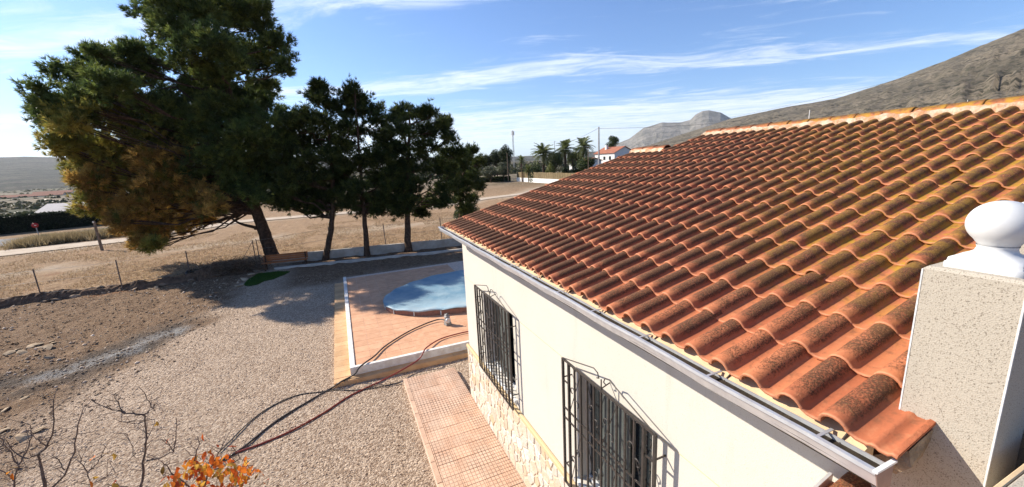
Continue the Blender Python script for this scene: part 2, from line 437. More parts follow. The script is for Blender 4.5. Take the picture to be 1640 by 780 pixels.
def m_randrock(name, c1, c2, c3):
    mt, tt, b = material(name, 0.92, 0.15); p = tt.pos()
    a = tt.attr('col'); k = _sepc(tt, a).outputs[0]
    c = tt.mix(k, c1, c2); c = tt.mix(tt.ramp(tt.noise(p, 9, 4), 0.45, 0.7, 0, 0.6), c, c3)
    setc(tt, b, c); setn(tt, b, tt.bump(tt.noise(p, 30, 4), 0.5, 0.01)); return mt
M['gravel'] = m_randrock('gravel', (0.30, 0.21, 0.145), (0.74, 0.59, 0.45), (0.48, 0.35, 0.245))
M['clod'] = m_randrock('dirt_clod', (0.17, 0.105, 0.065), (0.50, 0.38, 0.25), (0.26, 0.165, 0.10))
M['rock'] = simple('field_stone', (0.36, 0.26, 0.18), (0.19, 0.125, 0.08), 6, 0.92, 0.15, 0.6, 22, var=0.3, bdist=0.02)
M['slabrock'] = simple('pale_slab_stone', (0.50, 0.38, 0.25), (0.34, 0.24, 0.15), 7, 0.92, 0.15, 0.5, 22, var=0.2)
M['asphalt'] = simple('grey_asphalt', (0.19, 0.19, 0.195), (0.15, 0.15, 0.15), 0.6, 0.9, 0.2, 0.3, 30, var=0)
M['track'] = simple('pale_dirt_track', (0.52, 0.43, 0.33), (0.44, 0.35, 0.26), 1.0, 0.95, 0.1, 0.3, 12, var=0)
M['concrete'] = simple('weathered_concrete', (0.52, 0.48, 0.42), (0.40, 0.36, 0.31), 2.5, 0.92, 0.15, 0.4, 30)
M['whitewash'] = simple('whitewashed_wall', (0.74, 0.72, 0.68), (0.62, 0.59, 0.54), 1.2, 0.9, 0.15, 0.3, 20)
M['shaded_whitewash'] = simple('shade_toned_whitewash', (0.50, 0.45, 0.385), (0.36, 0.31, 0.25), 1.6, 0.92, 0.15, 0.3, 20)  # whitewash darkened to grey brown, imitating the tree shade on it
M['post'] = simple('rusty_steel_post', (0.20, 0.16, 0.13), (0.13, 0.09, 0.07), 20, 0.7, 0.3, 0.2)
M['wire'] = simple('galvanised_wire', (0.28, 0.27, 0.26), None, 20, 0.6, 0.4, 0)
M['bench'] = simple('varnished_wood', (0.38, 0.13, 0.035), (0.28, 0.09, 0.025), 5, 0.5, 0.4, 0.2, 40)
M['wood'] = simple('weathered_wood', (0.26, 0.19, 0.13), (0.18, 0.13, 0.09), 6, 0.85)
M['bark'] = simple('pine_bark', (0.13, 0.082, 0.055), (0.055, 0.038, 0.028), 7, 0.95, 0.1, 1.0, 16, bdist=0.06)
M['twig'] = simple('grey_twig', (0.17, 0.125, 0.10), (0.10, 0.07, 0.055), 16, 0.85)
M['rubber'] = simple('black_rubber', (0.022, 0.022, 0.022), (0.04, 0.038, 0.036), 20, 0.6)
M['hose_black'] = simple('black_hose', (0.035, 0.03, 0.028), (0.06, 0.05, 0.045), 18, 0.5, 0.4, 0)
M['hose_red'] = simple('red_hose', (0.30, 0.045, 0.030), (0.22, 0.035, 0.025), 18, 0.45, 0.4, 0)
M['pumpgrey'] = simple('pump_grey', (0.30, 0.29, 0.27), (0.20, 0.19, 0.18), 14, 0.55, 0.4)
M['signred'] = simple('sign_red', (0.45, 0.03, 0.03), (0.40, 0.03, 0.03), 4, 0.5, var=0)
M['rooftile_far'] = simple('red_roof_tile', (0.33, 0.13, 0.075), (0.25, 0.095, 0.06), 0.8, 0.85, 0.2, 0.6, 4)
M['housewall'] = simple('white_house_wall', (0.76, 0.74, 0.70), (0.68, 0.66, 0.62), 0.5, 0.9, 0.15, 0)
M['farwindow'] = simple('dark_window', (0.03, 0.035, 0.04), None, 5, 0.2, 0.5, 0)
M['steelpole'] = simple('grey_steel_pole', (0.38, 0.38, 0.38), None, 6, 0.6, 0.4, 0)

def m_leaf(name, trans=0.25, rough=0.55):
    mt, tt, b = material(name, rough, 0.25)
    a = tt.attr('col'); setc(tt, b, a)
    tr = tt.n.new('ShaderNodeBsdfTranslucent'); tt.l.new(a, tr.inputs[0])
    mx = tt.n.new('ShaderNodeMixShader'); mx.inputs[0].default_value = trans
    tt.l.new(b.outputs[0], mx.inputs[1]); tt.l.new(tr.outputs[0], mx.inputs[2])
    o = [n for n in tt.n if n.type == 'OUTPUT_MATERIAL'][0]; tt.l.new(mx.outputs[0], o.inputs[0]); return mt
M['needle'] = m_leaf('pine_needles', 0.42)
M['leaf'] = m_leaf('leaves', 0.35)

def m_mountain(name, c1, c2, c3, s):
    mt, tt, b = material(name, 0.95, 0.1); p = tt.pos()
    n = tt.noise(p, s, 8, 0.68); n2 = tt.noise(p, s * 16, 7, 0.78); n3 = tt.noise(p, s * 2.3, 5, 0.6)
    c = tt.mix(tt.ramp(n, 0.40, 0.60), c1, c2)
    c = tt.mix(tt.ramp(n2, 0.49, 0.58, 0, 0.9), c, c3)
    c = tt.mix(tt.ramp(n3, 0.56, 0.68, 0, 0.6), c, tuple(q * 0.55 for q in c3))
    vd = tt.voro(p, 0.075); sc_n = tt.ramp(tt.noise(p, s * 3.1, 4, 0.6), 0.38, 0.62)
    c = tt.mix(tt.math('MULTIPLY', tt.ramp(vd, 0.48, 0.36), tt.math('MULTIPLY', sc_n, 0.85)), c, tuple(q * 0.5 for q in c3))
    setc(tt, b, c); setn(tt, b, tt.bump(tt.math('ADD', n2, n), 0.9, 12.0)); return mt
M['mountain'] = m_mountain('scrub_mountain', (0.27, 0.22, 0.155), (0.175, 0.145, 0.10), (0.085, 0.08, 0.052), 0.006)
M['rockmountain'] = m_mountain('bare_rock_mountain', (0.33, 0.295, 0.25), (0.19, 0.175, 0.145), (0.085, 0.085, 0.065), 0.005)
M['hills'] = m_mountain('wooded_hills', (0.13, 0.118, 0.088), (0.07, 0.072, 0.052), (0.035, 0.04, 0.03), 0.006)


# ------------------------------------------------------------------ terrain
def axis(lo, hi, step, far, grow=1.16):
    mid = np.arange(lo, hi + 1e-6, step); a = []; s = step; q = lo
    while q > -far: s *= grow; q -= s; a.append(q)
    b = []; s = step; q = mid[-1]
    while q < far: s *= grow; q += s; b.append(q)
    return np.array(a[::-1] + list(mid) + b)
GRAVEL_LINE = [(-4.1, 26.0), (-4.83, 22.2), (-5.13, 18.6), (-5.44, 16.8), (-6.22, 14.2), (-6.76, 12.5), (-7.0, 10.9), (-7.2, 4.0)]
def gline(y):
    p = sorted(GRAVEL_LINE, key=lambda q: q[1]); return np.interp(y, [q[1] for q in p], [q[0] for q in p])
FENCE = [(-60.0, 24.2), (-13.2, 25.0), (-10.2, 24.9), (-7.84, 26.0), (-5.0, 27.9), (-1.2, 26.9), (2.1, 26.3), (6.9, 25.4), (40.0, 22.0)]
def fline(x): return np.interp(x, [q[0] for q in FENCE], [q[1] for q in FENCE])
def terrain_z(x, y):
    r = np.hypot(x, y); az = np.degrees(np.arctan2(x, y))
    left = sstep(18, -2, az)
    z = -7.0 * left * sstep(70, 260, r)
    z = z + sstep(60, 400, r) * (fbm(x / 90.0, y / 90.0, 3, 5) - 0.5) * 3.0 * sstep(-8, 2, z + 2.0)
    return z
gx = axis(-19, 4.0, 0.16, 7000); gy = axis(4.5, 32, 0.16, 9000)
X, Y = np.meshgrid(gx, gy)
Z = terrain_z(X, Y)
dirt = sstep(0.9, -0.9, X - gline(Y) + (fbm(X * 0.8, Y * 0.8, 4, 3) - 0.5) * 3.2)
dirt = np.maximum(dirt, sstep(19.6, 21.6, Y + (fbm(X * .9, Y * .9, 3, 14) - .5) * 2) * sstep(-3.6, -2.2, X) * sstep(40, 12, X))  # dirt tone spread under the pines too, deepening their shade
fieldw = sstep(-0.3, 0.5, Y - fline(X) + (fbm(X * 1.1, Y * 1.1, 3, 8) - 0.5) * 0.6)
near = sstep(60, 30, np.hypot(X, Y))
Z = Z + near * ((fbm(X * 2.2, Y * 2.2, 4, 21) - 0.5) * (0.03 + 0.16 * dirt * (1 - fieldw) + 0.16 * fieldw))
Z = np.where((X > -0.9) & (Y < 21) & (Y > 3.0), np.minimum(Z, 0.0) - 0.02 * (X > 0.5), Z)
# strip of burnt ground
def segdist(x, y, pts):
    d = np.full(x.shape, 1e9)
    for (ax, ay), (bx, by) in zip(pts[:-1], pts[1:]):
        q = np.clip(((x - ax) * (bx - ax) + (y - ay) * (by - ay)) / ((bx - ax) ** 2 + (by - ay) ** 2), 0, 1)
        d = np.minimum(d, np.hypot(x - ax - q * (bx - ax), y - ay - q * (by - ay)))
    return d
ad = segdist(X, Y, [(-13.0, 15.6), (-9.8, 14.9), (-7.6, 14.8), (-6.7, 15.9), (-6.1, 16.6), (-5.6, 17.4)])
ash = sstep(1.5, 0.2, ad + sstep(-6.2, -5.4, X) * .6 + (fbm(X * 1.6, Y * 1.6, 4, 31) - 0.5) * 1.9) * 0.92
ashc = sstep(.6, .1, segdist(X, Y, [(-8.1, 14.6), (-7.2, 15.2), (-6.4, 16.2), (-5.7, 17.2)]) + (fbm(X * 2.2, Y * 2.2, 3, 37) - .5) * .9)
farw = sstep(55, 120, np.hypot(X, Y)) * sstep(0, 30, Y - 30)
farw = np.maximum(farw, sstep(70, 120, np.hypot(X, Y)))
pale = sstep(1.2, 0.2, segdist(X, Y, [(-60, 44), (-24, 43.2), (-17, 45.5), (-11, 53.5), (-2, 52.6), (12, 52.2), (20, 56.5), (29, 60), (37, 70)]) - 1.0 + (fbm(X * .3, Y * .3, 3, 41) - .5) * 2)
pale = np.maximum(pale, 0.8 * sstep(3.0, 0.0, segdist(X, Y, [(-19, 33), (-9, 38), (5, 37), (30, 44)]) + (fbm(X * .4, Y * .4, 3, 43) - .35) * 6))
red = sstep(0.7, 0.1, segdist(X, Y, [(-10.9, 24.6), (-9.7, 24.8)])) + 0.5 * sstep(0.75, 0.9, fbm(X * .5, Y * .5, 3, 55)) * dirt
nx, ny = len(gx), len(gy)
idx = np.arange(nx * ny).reshape(ny, nx)
F = np.stack([idx[:-1, :-1], idx[:-1, 1:], idx[1:, 1:], idx[1:, :-1]], -1).reshape(-1, 4)
V = np.stack([X, Y, Z], -1).reshape(-1, 3)
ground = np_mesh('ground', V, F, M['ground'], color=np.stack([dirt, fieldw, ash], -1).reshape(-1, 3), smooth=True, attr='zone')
ca = ground.data.color_attributes.new('zone2', 'FLOAT_COLOR', 'POINT')
c4 = np.ones((nx * ny, 4), np.float32); c4[:, 3] = ashc.ravel(); c4[:, 0] = farw.ravel(); c4[:, 1] = pale.ravel() * 0.8; c4[:, 2] = np.clip(red, 0, 1).ravel() * 0.8
ca.data.foreach_set('color', c4.ravel())
tag(ground, kind='structure')
def ground_z(x, y):
    i = min(max(int(np.searchsorted(gx, x)) - 1, 0), nx - 2); j = min(max(int(np.searchsorted(gy, y)) - 1, 0), ny - 2)
    u = (x - gx[i]) / (gx[i + 1] - gx[i]); v = (y - gy[j]) / (gy[j + 1] - gy[j])
    return float((Z[j, i] * (1 - u) + Z[j, i + 1] * u) * (1 - v) + (Z[j + 1, i] * (1 - u) + Z[j + 1, i + 1] * u) * v)

def range_mesh(name, prof, r0, r1, depth, base, mat, rough, seed, nr=60, na=260, pw=1.0, kind='structure'):
    """a mountain whose skyline has the slopes prof = [(azimuth deg, tan elevation)], foot at r0, crest at r1"""
    az = np.radians(np.linspace(prof[0][0], prof[-1][0], na))
    tn = np.interp(np.degrees(az), [p[0] for p in prof], [p[1] for p in prof])
    u = np.linspace(0, 1, nr)
    A, Uu = np.meshgrid(az, u); T = np.tile(tn, (nr, 1))
    R = r0 + (r1 + depth - r0) * Uu; crest = (r1 - r0) / (r1 + depth - r0)
    h = np.where(Uu < crest, (Uu / crest) ** pw, 1 - ((Uu - crest) / (1 - crest)) ** 1.5 * 0.9)
    hz = base + (CAM_Z + T * r1 - base) * h
    x = R * np.sin(A); y = R * np.cos(A)
    s = r1 / 14.0
    rid = 1 - np.abs(2 * fbm(x / s, y / s, 5, seed) - 1)
    hz = hz + (rid - 0.72) * rough * T * r1 * np.clip(h, 0, 1) * np.where(Uu < crest, np.clip(1 - (Uu / crest) ** 1.3, 0, 1) + 0.012, 0.012)
    gul = np.abs(2 * fbm(A * 95 + 3.0 * fbm(A * 25, Uu * 6, 3, seed + 9), Uu * 4.5, 5, seed + 7) - 1)
    hz = hz - (0.5 - gul) * rough * 0.075 * T * r1 * np.sin(np.pi * np.clip(Uu / crest, 0, 1)) * (Uu < crest)
    hz = hz + (fbm(x / (s * .12), y / (s * .12), 4, seed + 3) - 0.5) * rough * 0.03 * T * r1 * h
    ii = np.arange(nr * na).reshape(nr, na)
    Fm = np.stack([ii[:-1, :-1], ii[:-1, 1:], ii[1:, 1:], ii[1:, :-1]], -1).reshape(-1, 4)
    o = np_mesh(name, np.stack([x, y, hz], -1).reshape(-1, 3), Fm, mat, smooth=True)
    return tag(o, kind=kind)
range_mesh('mountain', [(38, 0.004), (43.3, 0.028), (45.5, 0.0392), (51.1, 0.0659), (56.7, 0.0797), (61.1, 0.0868), (65.8, 0.1091), (69.4, 0.1317), (71.5, 0.1464), (73.2, 0.1568), (78, 0.20), (86, 0.26), (100, 0.30), (118, 0.24), (140, 0.15), (160, 0.05)], 330, 1900, 900, -4, M['mountain'], 0.62, 61, 90, 420, 1.25)
range_mesh('far_mountain', [(35, 0.012), (38, 0.030), (39.3, 0.0378), (41, 0.0595), (43.3, 0.0689), (45.5, 0.066), (46.6, 0.0698), (47.2, 0.080), (47.9, 0.0862), (48.7, 0.0872), (50.0, 0.0802), (51.2, 0.0657), (53, 0.05), (58, 0.03)], 2600, 5200, 1500, -10, M['rockmountain'], 0.45, 77, 70, 260, 1.5)
range_mesh('hills', [(-120, 0.05), (-60, 0.05), (-40, 0.046), (-31, 0.040), (-27.7, 0.0415), (-26.3, 0.042), (-24.3, 0.040), (-18, 0.036), (-8, 0.03), (4, 0.024), (14, 0.016), (20, 0.010), (26, 0.010), (32, 0.014), (40, 0.010)], 900, 4200, 1800, -12, M['hills'], 0.14, 91, 50, 300, 1.6)

# road, kept as thin sheets over the ground
def sheet(name, pts, mat, dz=0.05, sub=10):
    """strip through centre points (x, y, half width)"""
    mb = MB(); vs = []; P = []
    for (a, b) in zip(pts[:-1], pts[1:]):
        for i in range(sub): P.append([a[k] + (b[k] - a[k]) * i / sub for k in range(3)])
    P.append(list(pts[-1]))
    for i, p in enumerate(P):
        q0 = P[max(i - 1, 0)]; q1 = P[min(i + 1, len(P) - 1)]
        d = Vector((q1[0] - q0[0], q1[1] - q0[1])).normalized(); n = Vector((-d.y, d.x))
        for s in (-1, 1):
            x = p[0] + n.x * p[2] * s; y = p[1] + n.y * p[2] * s; vs.append((x, y, max(ground_z(x, y), ground_z(p[0], p[1])) + dz))
    mb.add(vs, [(2 * i, 2 * i + 2, 2 * i + 3, 2 * i + 1) for i in range(len(P) - 1)])
    return tag(mb.build(name, mat), kind='structure')
sheet('road', [(-75, 54, 4.0), (-40, 52.5, 4.0), (-30, 51.5, 3.8), (-25, 54.5, 2.6), (-21, 60.0, 2.2), (-19, 70, 2.2)], M['asphalt'], 0.10)
sheet('dirt_track', [(-75, 44.2, 1.9), (-24, 44.4, 1.9), (-17, 46, 1.4), (-11, 53.5, 1.3), (-2, 53, 1.2), (12, 52.2, 1.2), (20, 56.5, 1.2), (29, 60, 1.2), (37, 70, 1.2)], M['track'], 0.06)
sheet('valley_road', [(-150, 200, 3), (-90, 212, 3), (-20, 228, 3), (60, 240, 3)], M['track'], 0.35)
sheet('hill_road', [(-250, 560, 6), (-238, 640, 6), (-252, 700, 5), (-235, 760, 5)], M['track'], 0.9)


# ------------------------------------------------------------------ roof tile
P_T = 0.2; L_T = 0.3995; SL = math.radians(15.0)
XE, Y0, ZE = 1.901, 8.1766, 4.0677
def tile_mesh(seed, length=0.455, pan=True, right=0.208):
    r = random.Random(seed); rv = r.random()
    prof = []
    R = 0.060
    for k in range(8):
        a = math.pi - math.pi * 0.93 * k / 7
        prof.append((0.064 + R * math.cos(a), 0.004 + 0.058 * math.sin(a) ** .95))
    prof += [(0.145, 0.0035), (0.175, 0.002), (right, 0.010)] if right < .22 else [(0.15, 0.003), (0.19, 0.002), (0.205, 0.012), (0.222, 0.012), (0.232, 0.003), (0.262, 0.004), (0.275, 0.016), (right, 0.012)]
    vs = []; cols = []; n = len(prof); th = 0.011
    us = [0.0, 0.012, length * 0.45, length]
    for u in us:
        lift = 0.017 * (1 - u / length) + 0.003 * math.sin(u * 9 + seed)
        e = 0.0035 if u == 0 else 0.0
        for i, (w_, h) in enumerate(prof):
            vs.append((u, -w_ + r.uniform(-.0008, .0008), h + lift - e)); cols.append((u / length, min(1, h / 0.062), rv))
    for u in (0.0, length):
        lift = 0.017 * (1 - u / length)
        for i, (w_, h) in enumerate(prof):
            cx, ch = (0.064, -0.01) if i < 8 else (w_, h + 1)
            d = Vector((w_ - cx, h - ch)); d = d.normalized() if d.length > 0 else Vector((0, 1))
            if i >= 8: d = Vector((0, 1))
            vs.append((u, -(w_ - d.x * th), h - d.y * th + lift)); cols.append((0.03 if u == 0 else u / length, 0.0, rv))
    fs = []; sm = []
    for j in range(len(us) - 1):
        for i in range(n - 1): fs.append((j * n + i, (j + 1) * n + i, (j + 1) * n + i + 1, j * n + i + 1)); sm.append(True)
    o = len(us) * n
    for i in range(n - 1):
        fs.append((i, i + 1, o + i + 1, o + i)); sm.append(False)          # front rim
        fs.append((o + i, o + i + 1, o + n + i + 1, o + n + i)); sm.append(True)   # underside
    fs.append((0, o, o + n, (len(us) - 1) * n)); sm.append(False)
    q = n - 1; fs.append((q, (len(us) - 1) * n + q, o + n + q, o + q)); sm.append(False)
    fs = [tuple(reversed(f)) for f in fs]
    me = bpy.data.meshes.new('tile'); me.from_pydata(vs, [], fs); me.polygons.foreach_set('use_smooth', sm)
    c = me.color_attributes.new('col', 'FLOAT_COLOR', 'POINT')
    c.data.foreach_set('color', [x for q_ in cols for x in (*q_, 1.0)])
    me.update(); me.materials.append(M['tile']); return me
TILES = [tile_mesh(i) for i in range(10)] + [tile_mesh(i, right=.292) for i in (20, 21)]

# ------------------------------------------------------------------ house
XW = 2.27; YC = 8.10; YN = 0.84; ZW = 3.95
house = empty('house', (XW, YC, 0)); H0 = Vector((XW, YC, 0))
tag(house, 'cream rendered house with terracotta tiled roof and barred windows', 'house')
hl = lambda mb: mb.rot(Matrix.Translation(-H0))
WIN = [(5.50, 6.85), (2.42, 3.62)]; WZ0, WZ1 = 1.50, 2.95
mb = MB()
ys = [YN] + [q for w_ in sorted(WIN) for q in w_] + [YC]; zs = [0.0, WZ0, WZ1, ZW]
for i in range(len(ys) - 1):
    for j in range(3):
        if j == 1 and i in (1, 3): continue
        mb.add([(XW, ys[i], zs[j]), (XW, ys[i + 1], zs[j]), (XW, ys[i + 1], zs[j + 1]), (XW, ys[i], zs[j + 1])], [(3, 2, 1, 0)][:1] if False else [(0, 3, 2, 1)])
D_ = 0.20
for y0, y1 in WIN:
    a = [(XW, y0, WZ0), (XW, y1, WZ0), (XW, y1, WZ1), (XW, y0, WZ1)]; b = [(XW + D_, y, z) for _, y, z in a]
    mb.add(a + b, [(0, 4, 5, 1), (1, 5, 6, 2), (2, 6, 7, 3), (3, 7, 4, 0), (4, 7, 6, 5)])
# gable ends and back
XB = 13.2
mb.add([(XW, YC, 0), (XB, YC, 0), (XB, YC, ZW), (6.66, YC, 5.15), (XW, YC, ZW)], [(4, 3, 2, 1, 0)])
mb.add([(XW, YN, 0), (XB, YN, 0), (XB, YN, ZW), (7.9, YN, 5.45), (XW, YN, ZW)], [(0, 1, 2, 3, 4)])
mb.add([(XB, YN, 0), (XB, YC, 0), (XB, YC, ZW), (XB, YN, ZW)], [(0, 1, 2, 3)])
hl(mb).build('wall', M['wall'], house)
# movement joint scored in the render, as thin recess strips
for a, b in ((YN + 0.02, 2.34), (3.80, 5.30), (7.08, YC - 0.02)):
    hl(MB().box((XW - 0.0025, a, 2.936), (XW - 0.0005, b, 2.943))).build('movement_joint', M['ledge'], house)

# stone base with ochre ledge: irregular stones proud of the mortar
base = hl(MB().box((XW - 0.035, YN, 0.02), (XW - 0.003, YC + 0.035, 1.30))).build('stone_base', M['stone_mortar'], house)
hl(MB().box((XW - 0.055, YN, 1.30), (XW - 0.003, YC + 0.05, 1.37), 0.012)).build('ledge', M['ledge'], house)
def clip_poly(poly, px_, py_, nx_, ny_):
    out_ = []
    for i in range(len(poly)):
        a = poly[i]; b = poly[(i + 1) % len(poly)]
        da = (a[0] - px_) * nx_ + (a[1] - py_) * ny_; db = (b[0] - px_) * nx_ + (b[1] - py_) * ny_
        if da <= 0: out_.append(a)
        if da * db < 0:
            q = da / (da - db); out_.append((a[0] + (b[0] - a[0]) * q, a[1] + (b[1] - a[1]) * q))
    return out_
def voronoi(x0, x1, y0, y1, n, seed, relax=2):
    r = random.Random(seed); pts = [(r.uniform(x0, x1), r.uniform(y0, y1)) for _ in range(n)]
    for it in range(relax + 1):
        cells = []
        for i, p in enumerate(pts):
            poly = [(x0, y0), (x1, y0), (x1, y1), (x0, y1)]
            for q in sorted((q for q in pts if q != p), key=lambda q: (q[0] - p[0]) ** 2 + (q[1] - p[1]) ** 2)[:18]:
                poly = clip_poly(poly, (p[0] + q[0]) / 2, (p[1] + q[1]) / 2, q[0] - p[0], q[1] - p[1])
                if len(poly) < 3: break
            cells.append(poly)
        if it < relax:
            pts = [(p[0] * .5 + .5 * sum(v[0] for v in c) / len(c), p[1] * .5 + .5 * sum(v[1] for v in c) / len(c)) if len(c) > 2 else p for p, c in zip(pts, cells)]
    return cells
for c in voronoi(2.9, YC + 0.03, 0.10, 1.29, 170, 5):
    if len(c) < 3: continue
    cx = sum(v[0] for v in c) / len(c); cy = sum(v[1] for v in c) / len(c)
    rr = sum(math.hypot(v[0] - cx, v[1] - cy) for v in c) / len(c)
    k = max(0.5, 1 - 0.013 / rr)
    poly = [(cx + (v[0] - cx) * k, cy + (v[1] - cy) * k) for v in c]
    d = rnd.uniform(0.006, 0.014)
    n = len(poly); vs = [(XW - 0.034, a, b) for a, b in poly] + [(XW - 0.035 - d * rnd.uniform(.8, 1.2), cx + (a - cx) * .88, cy + (b - cy) * .88) for a, b in poly]
    mbs = MB().add(vs, [tuple(reversed(range(n, 2 * n)))] + [(i, n + i, n + (i + 1) % n, (i + 1) % n) for i in range(n)])
    hl(mbs).build('stone', M['stone'], base)

# windows
for wi, (y0, y1) in enumerate(WIN):
    fr = MB(); x0 = XW + 0.10; x1 = XW + 0.16; e = 0.055
    fr.box((x0, y0, WZ0), (x1, y1, WZ0 + e)); fr.box((x0, y0, WZ1 - e), (x1, y1, WZ1))
    fr.box((x0 + .001, y0, WZ0 + e), (x1 - .001, y0 + e, WZ1 - e)); fr.box((x0 + .001, y1 - e, WZ0 + e), (x1 - .001, y1, WZ1 - e))
    ym = (y0 + y1) / 2
    fr.box((x0 - .012, ym - 0.045, WZ0 + e), (x1 - .012, ym + 0.045, WZ1 - e))
    wn = hl(fr).build('window', M['alu'], house)
    for a, b in ((y0 + e, ym - .045), (ym + .045, y1 - e)):
        hl(MB().box((x0 + .03, a, WZ0 + e), (x0 + .036, b, WZ1 - e))).build('pane', M['glass'], wn)
    hl(MB().box((XW - 0.05, y0 - .05, WZ0 - 0.05), (XW + 0.10, y1 + .05, WZ0 - .002), 0.008)).build('sill', M['white'], wn)
    # half open shutter leaves
    sh = MB(); ya = y0 + e + 0.02; yb = y0 + (y1 - y0) * (0.52 if wi else 0.40)
    sh.box((x0 - 0.035, ya + .30, WZ0 + .08), (x0 - 0.014, yb + .22, WZ1 - .12), 0.004)
    hl(sh).build('shutter', M['shutter'], wn)

def scroll(c, r, a0, turns, sgn, x):
    return [(x, c[0] + sgn * r * (1 - .55 * i / 14) * math.cos(a0 + turns * i / 14), c[1] + r * (1 - .55 * i / 14) * math.sin(a0 + turns * i / 14)) for i in range(15)]
for y0, y1 in ((5.38, 7.0), (2.26, 3.75)):
    z0, z1 = 1.40, 3.06; x = XW - 0.12; bw = 0.013
    yi0, yi1 = y0 + 0.13, y1 - 0.13
    g = MB()
    for y in (y0, y1): g.box((x - bw, y - bw, z0), (x + bw, y + bw, z1))
    g.box((x - bw * .9, y0 + bw, z0), (x + bw * .9, y1 - bw, z0 + .018)); g.box((x - bw * .9, y0 + bw, z1 - .018), (x + bw * .9, y1 - bw, z1))
    for y in (y0, y1):
        for z in (z0 + .25, z1 - .25): g.box((x + bw, y - .006, z), (XW - .0, y + .006, z + .012))
    gr = hl(g).build('window_grille', M['iron'], house)
    for z in (2.30, 2.43):
        hl(MB().box((x - .007, y0 + bw, z), (x + .007, y1 - bw, z + .016))).build('rail', M['iron'], gr)
    for y, s in ((y0, 1), (y1, -1)):
        for z in (z0 + .28, z1 - .28, ):
            ya, yb = sorted((y + s * bw, y + s * 0.13)); hl(MB().box((x - .006, ya, z), (x + .006, yb, z + .014))).build('strut', M['iron'], gr)
    nb = 11
    for k in range(nb):
        y = yi0 + (yi1 - yi0) * k / (nb - 1); q = 0.013 if k in (0, nb - 1) else 0.0095
        hl(MB().box((x - q - .002, y - q, z0 + .018), (x + q - .002, y + q, z1 - .018))).build('bar', M['iron'], gr)
        if k < nb - 1: # little arches under the top rail
            yc = y + (yi1 - yi0) / (nb - 1) / 2; r_ = (yi1 - yi0) / (nb - 1) / 2
            hl(MB().tube([(x, yc + r_ * math.cos(a), z1 - .085 + .06 * math.sin(a)) for a in [math.pi * i / 8 for i in range(9)]], .004, 4, False)).build('arch', M['iron'], gr)
    for k in (1, 4, 6, 9):
        y = yi0 + (yi1 - yi0) * k / (nb - 1)
        for zc in (2.74, 2.62, 2.0, 1.86):
            s = 1 if zc in (2.74, 1.86) else -1
            hl(MB().tube(scroll((y + s * .045, zc), .055, 0, 4.6, -s, x - .004), .0065, 5)).build('scroll', M['iron'], gr)
        for za, zb in ((2.45, 3.0), (1.5, 2.28)):
            sg = 1 if k in (1, 6) else -1
            hl(MB().tube([(x - .003, y - sg * .11, za), (x - .003, y, (za + zb) / 2), (x - .003, y + sg * .11, zb)], .006, 4)).build('brace', M['iron'], gr)
    ym = (y0 + y1) / 2
    for s in (-1, 1):   # broken pediment on top
        ye = ym + s * (y1 - y0) / 2
        hl(MB().tube([(x, ye, z1), (x, ym + s * .13, z1 + .17), (x, ym + s * .06, z1 + .15), (x, ym + s * .04, z1 + .10), (x, ym + s * .075, z1 + .09)], .0065, 5)).build('pediment', M['iron'], gr)
    hl(MB().tube([(x, ym, z1), (x, ym, z1 + .11)], .007, 5)).build('pediment', M['iron'], gr)
    hl(MB().tube([(x, ym + .02, z1 - .01), (XW, ym + .02, z1 + .03)], .007, 5)).build('strut', M['iron'], gr)

# roof: deck under the tiles, stepped ridge, back slope
tS = math.tan(SL)
def zr(x): return ZE + (x - XE) * tS
XR1, XR2, YS = 7.86, 6.72, 6.98
YV0, YV1 = 0.70, 8.03
dk = MB()
o_ = -0.06
def slab(pts, th=0.10):
    n = len(pts); vs = [(p[0], p[1], p[2]) for p in pts] + [(p[0], p[1], p[2] - th) for p in pts]
    dk.add(vs, [tuple(range(n)), tuple(reversed(range(n, 2 * n)))] + [((i + 1) % n, i, n + i, n + (i + 1) % n) for i in range(n)])
slab([(XE + .09, YV0 + .16, zr(XE + .09) + o_), (XR1, YV0 + .16, zr(XR1) + o_), (XR1, YS, zr(XR1) + o_), (XR2, YS, zr(XR2) + o_), (XR2, YV1, zr(XR2) + o_), (XE + .09, YV1, zr(XE + .09) + o_)])
slab([(XR1 + .002, YV0 + .16, zr(XR1) + o_), (14, YV0 + .16, zr(XR1) - 6.14 * tS + o_), (14, YS, zr(XR1) - 6.14 * tS + o_), (XR1 + .002, YS, zr(XR1) + o_)])
slab([(XR2 + .002, YS + .002, zr(XR2) + o_), (14, YS + .002, zr(XR2) - 7.28 * tS + o_), (14, YV1, zr(XR2) - 7.28 * tS + o_), (XR2 + .002, YV1, zr(XR2) + o_)])
roof = hl(dk).build('roof', M['mortar'], house)
ROT = Matrix.Rotation(-SL, 4, 'Y')
tl = []
for k in range(0, 36):
    for r in range(15):
        y = Y0 - (k + 1) * P_T
        if y > YS and r > 11: continue
        u = r * L_T
        loc = Vector((XE + u * math.cos(SL), y, ZE + u * math.sin(SL)))
        d = (loc - Vector((0, 0, CAM_Z))); dep = d.dot(VF)
        sxp = 820 + F_PX * d.dot(VR) / dep; syp = 390 - F_PX * d.dot(VU) / dep
        vis = -80 < sxp < 1720 and -80 < syp < 860
        tl.append((vis, -dep, k, r, loc))
tl.sort(key=lambda q: (not q[0], -q[1]))
def tile_mat(k, r, loc):
    q = random.Random(k * 97 + r)
    if k == 35: q.seed(r)
    return Matrix.Translation(loc + Vector((0, q.uniform(-.006, .006), q.uniform(-.002, .004)))) @ ROT @ Matrix.Translation((q.gauss(0, .006), 0, 0)) @ Matrix.Rotation(q.gauss(0, .013), 4, 'Z') @ Matrix.Rotation(q.gauss(0, .014), 4, 'X'), q.randrange(10) if k < 35 else 10 + r % 2
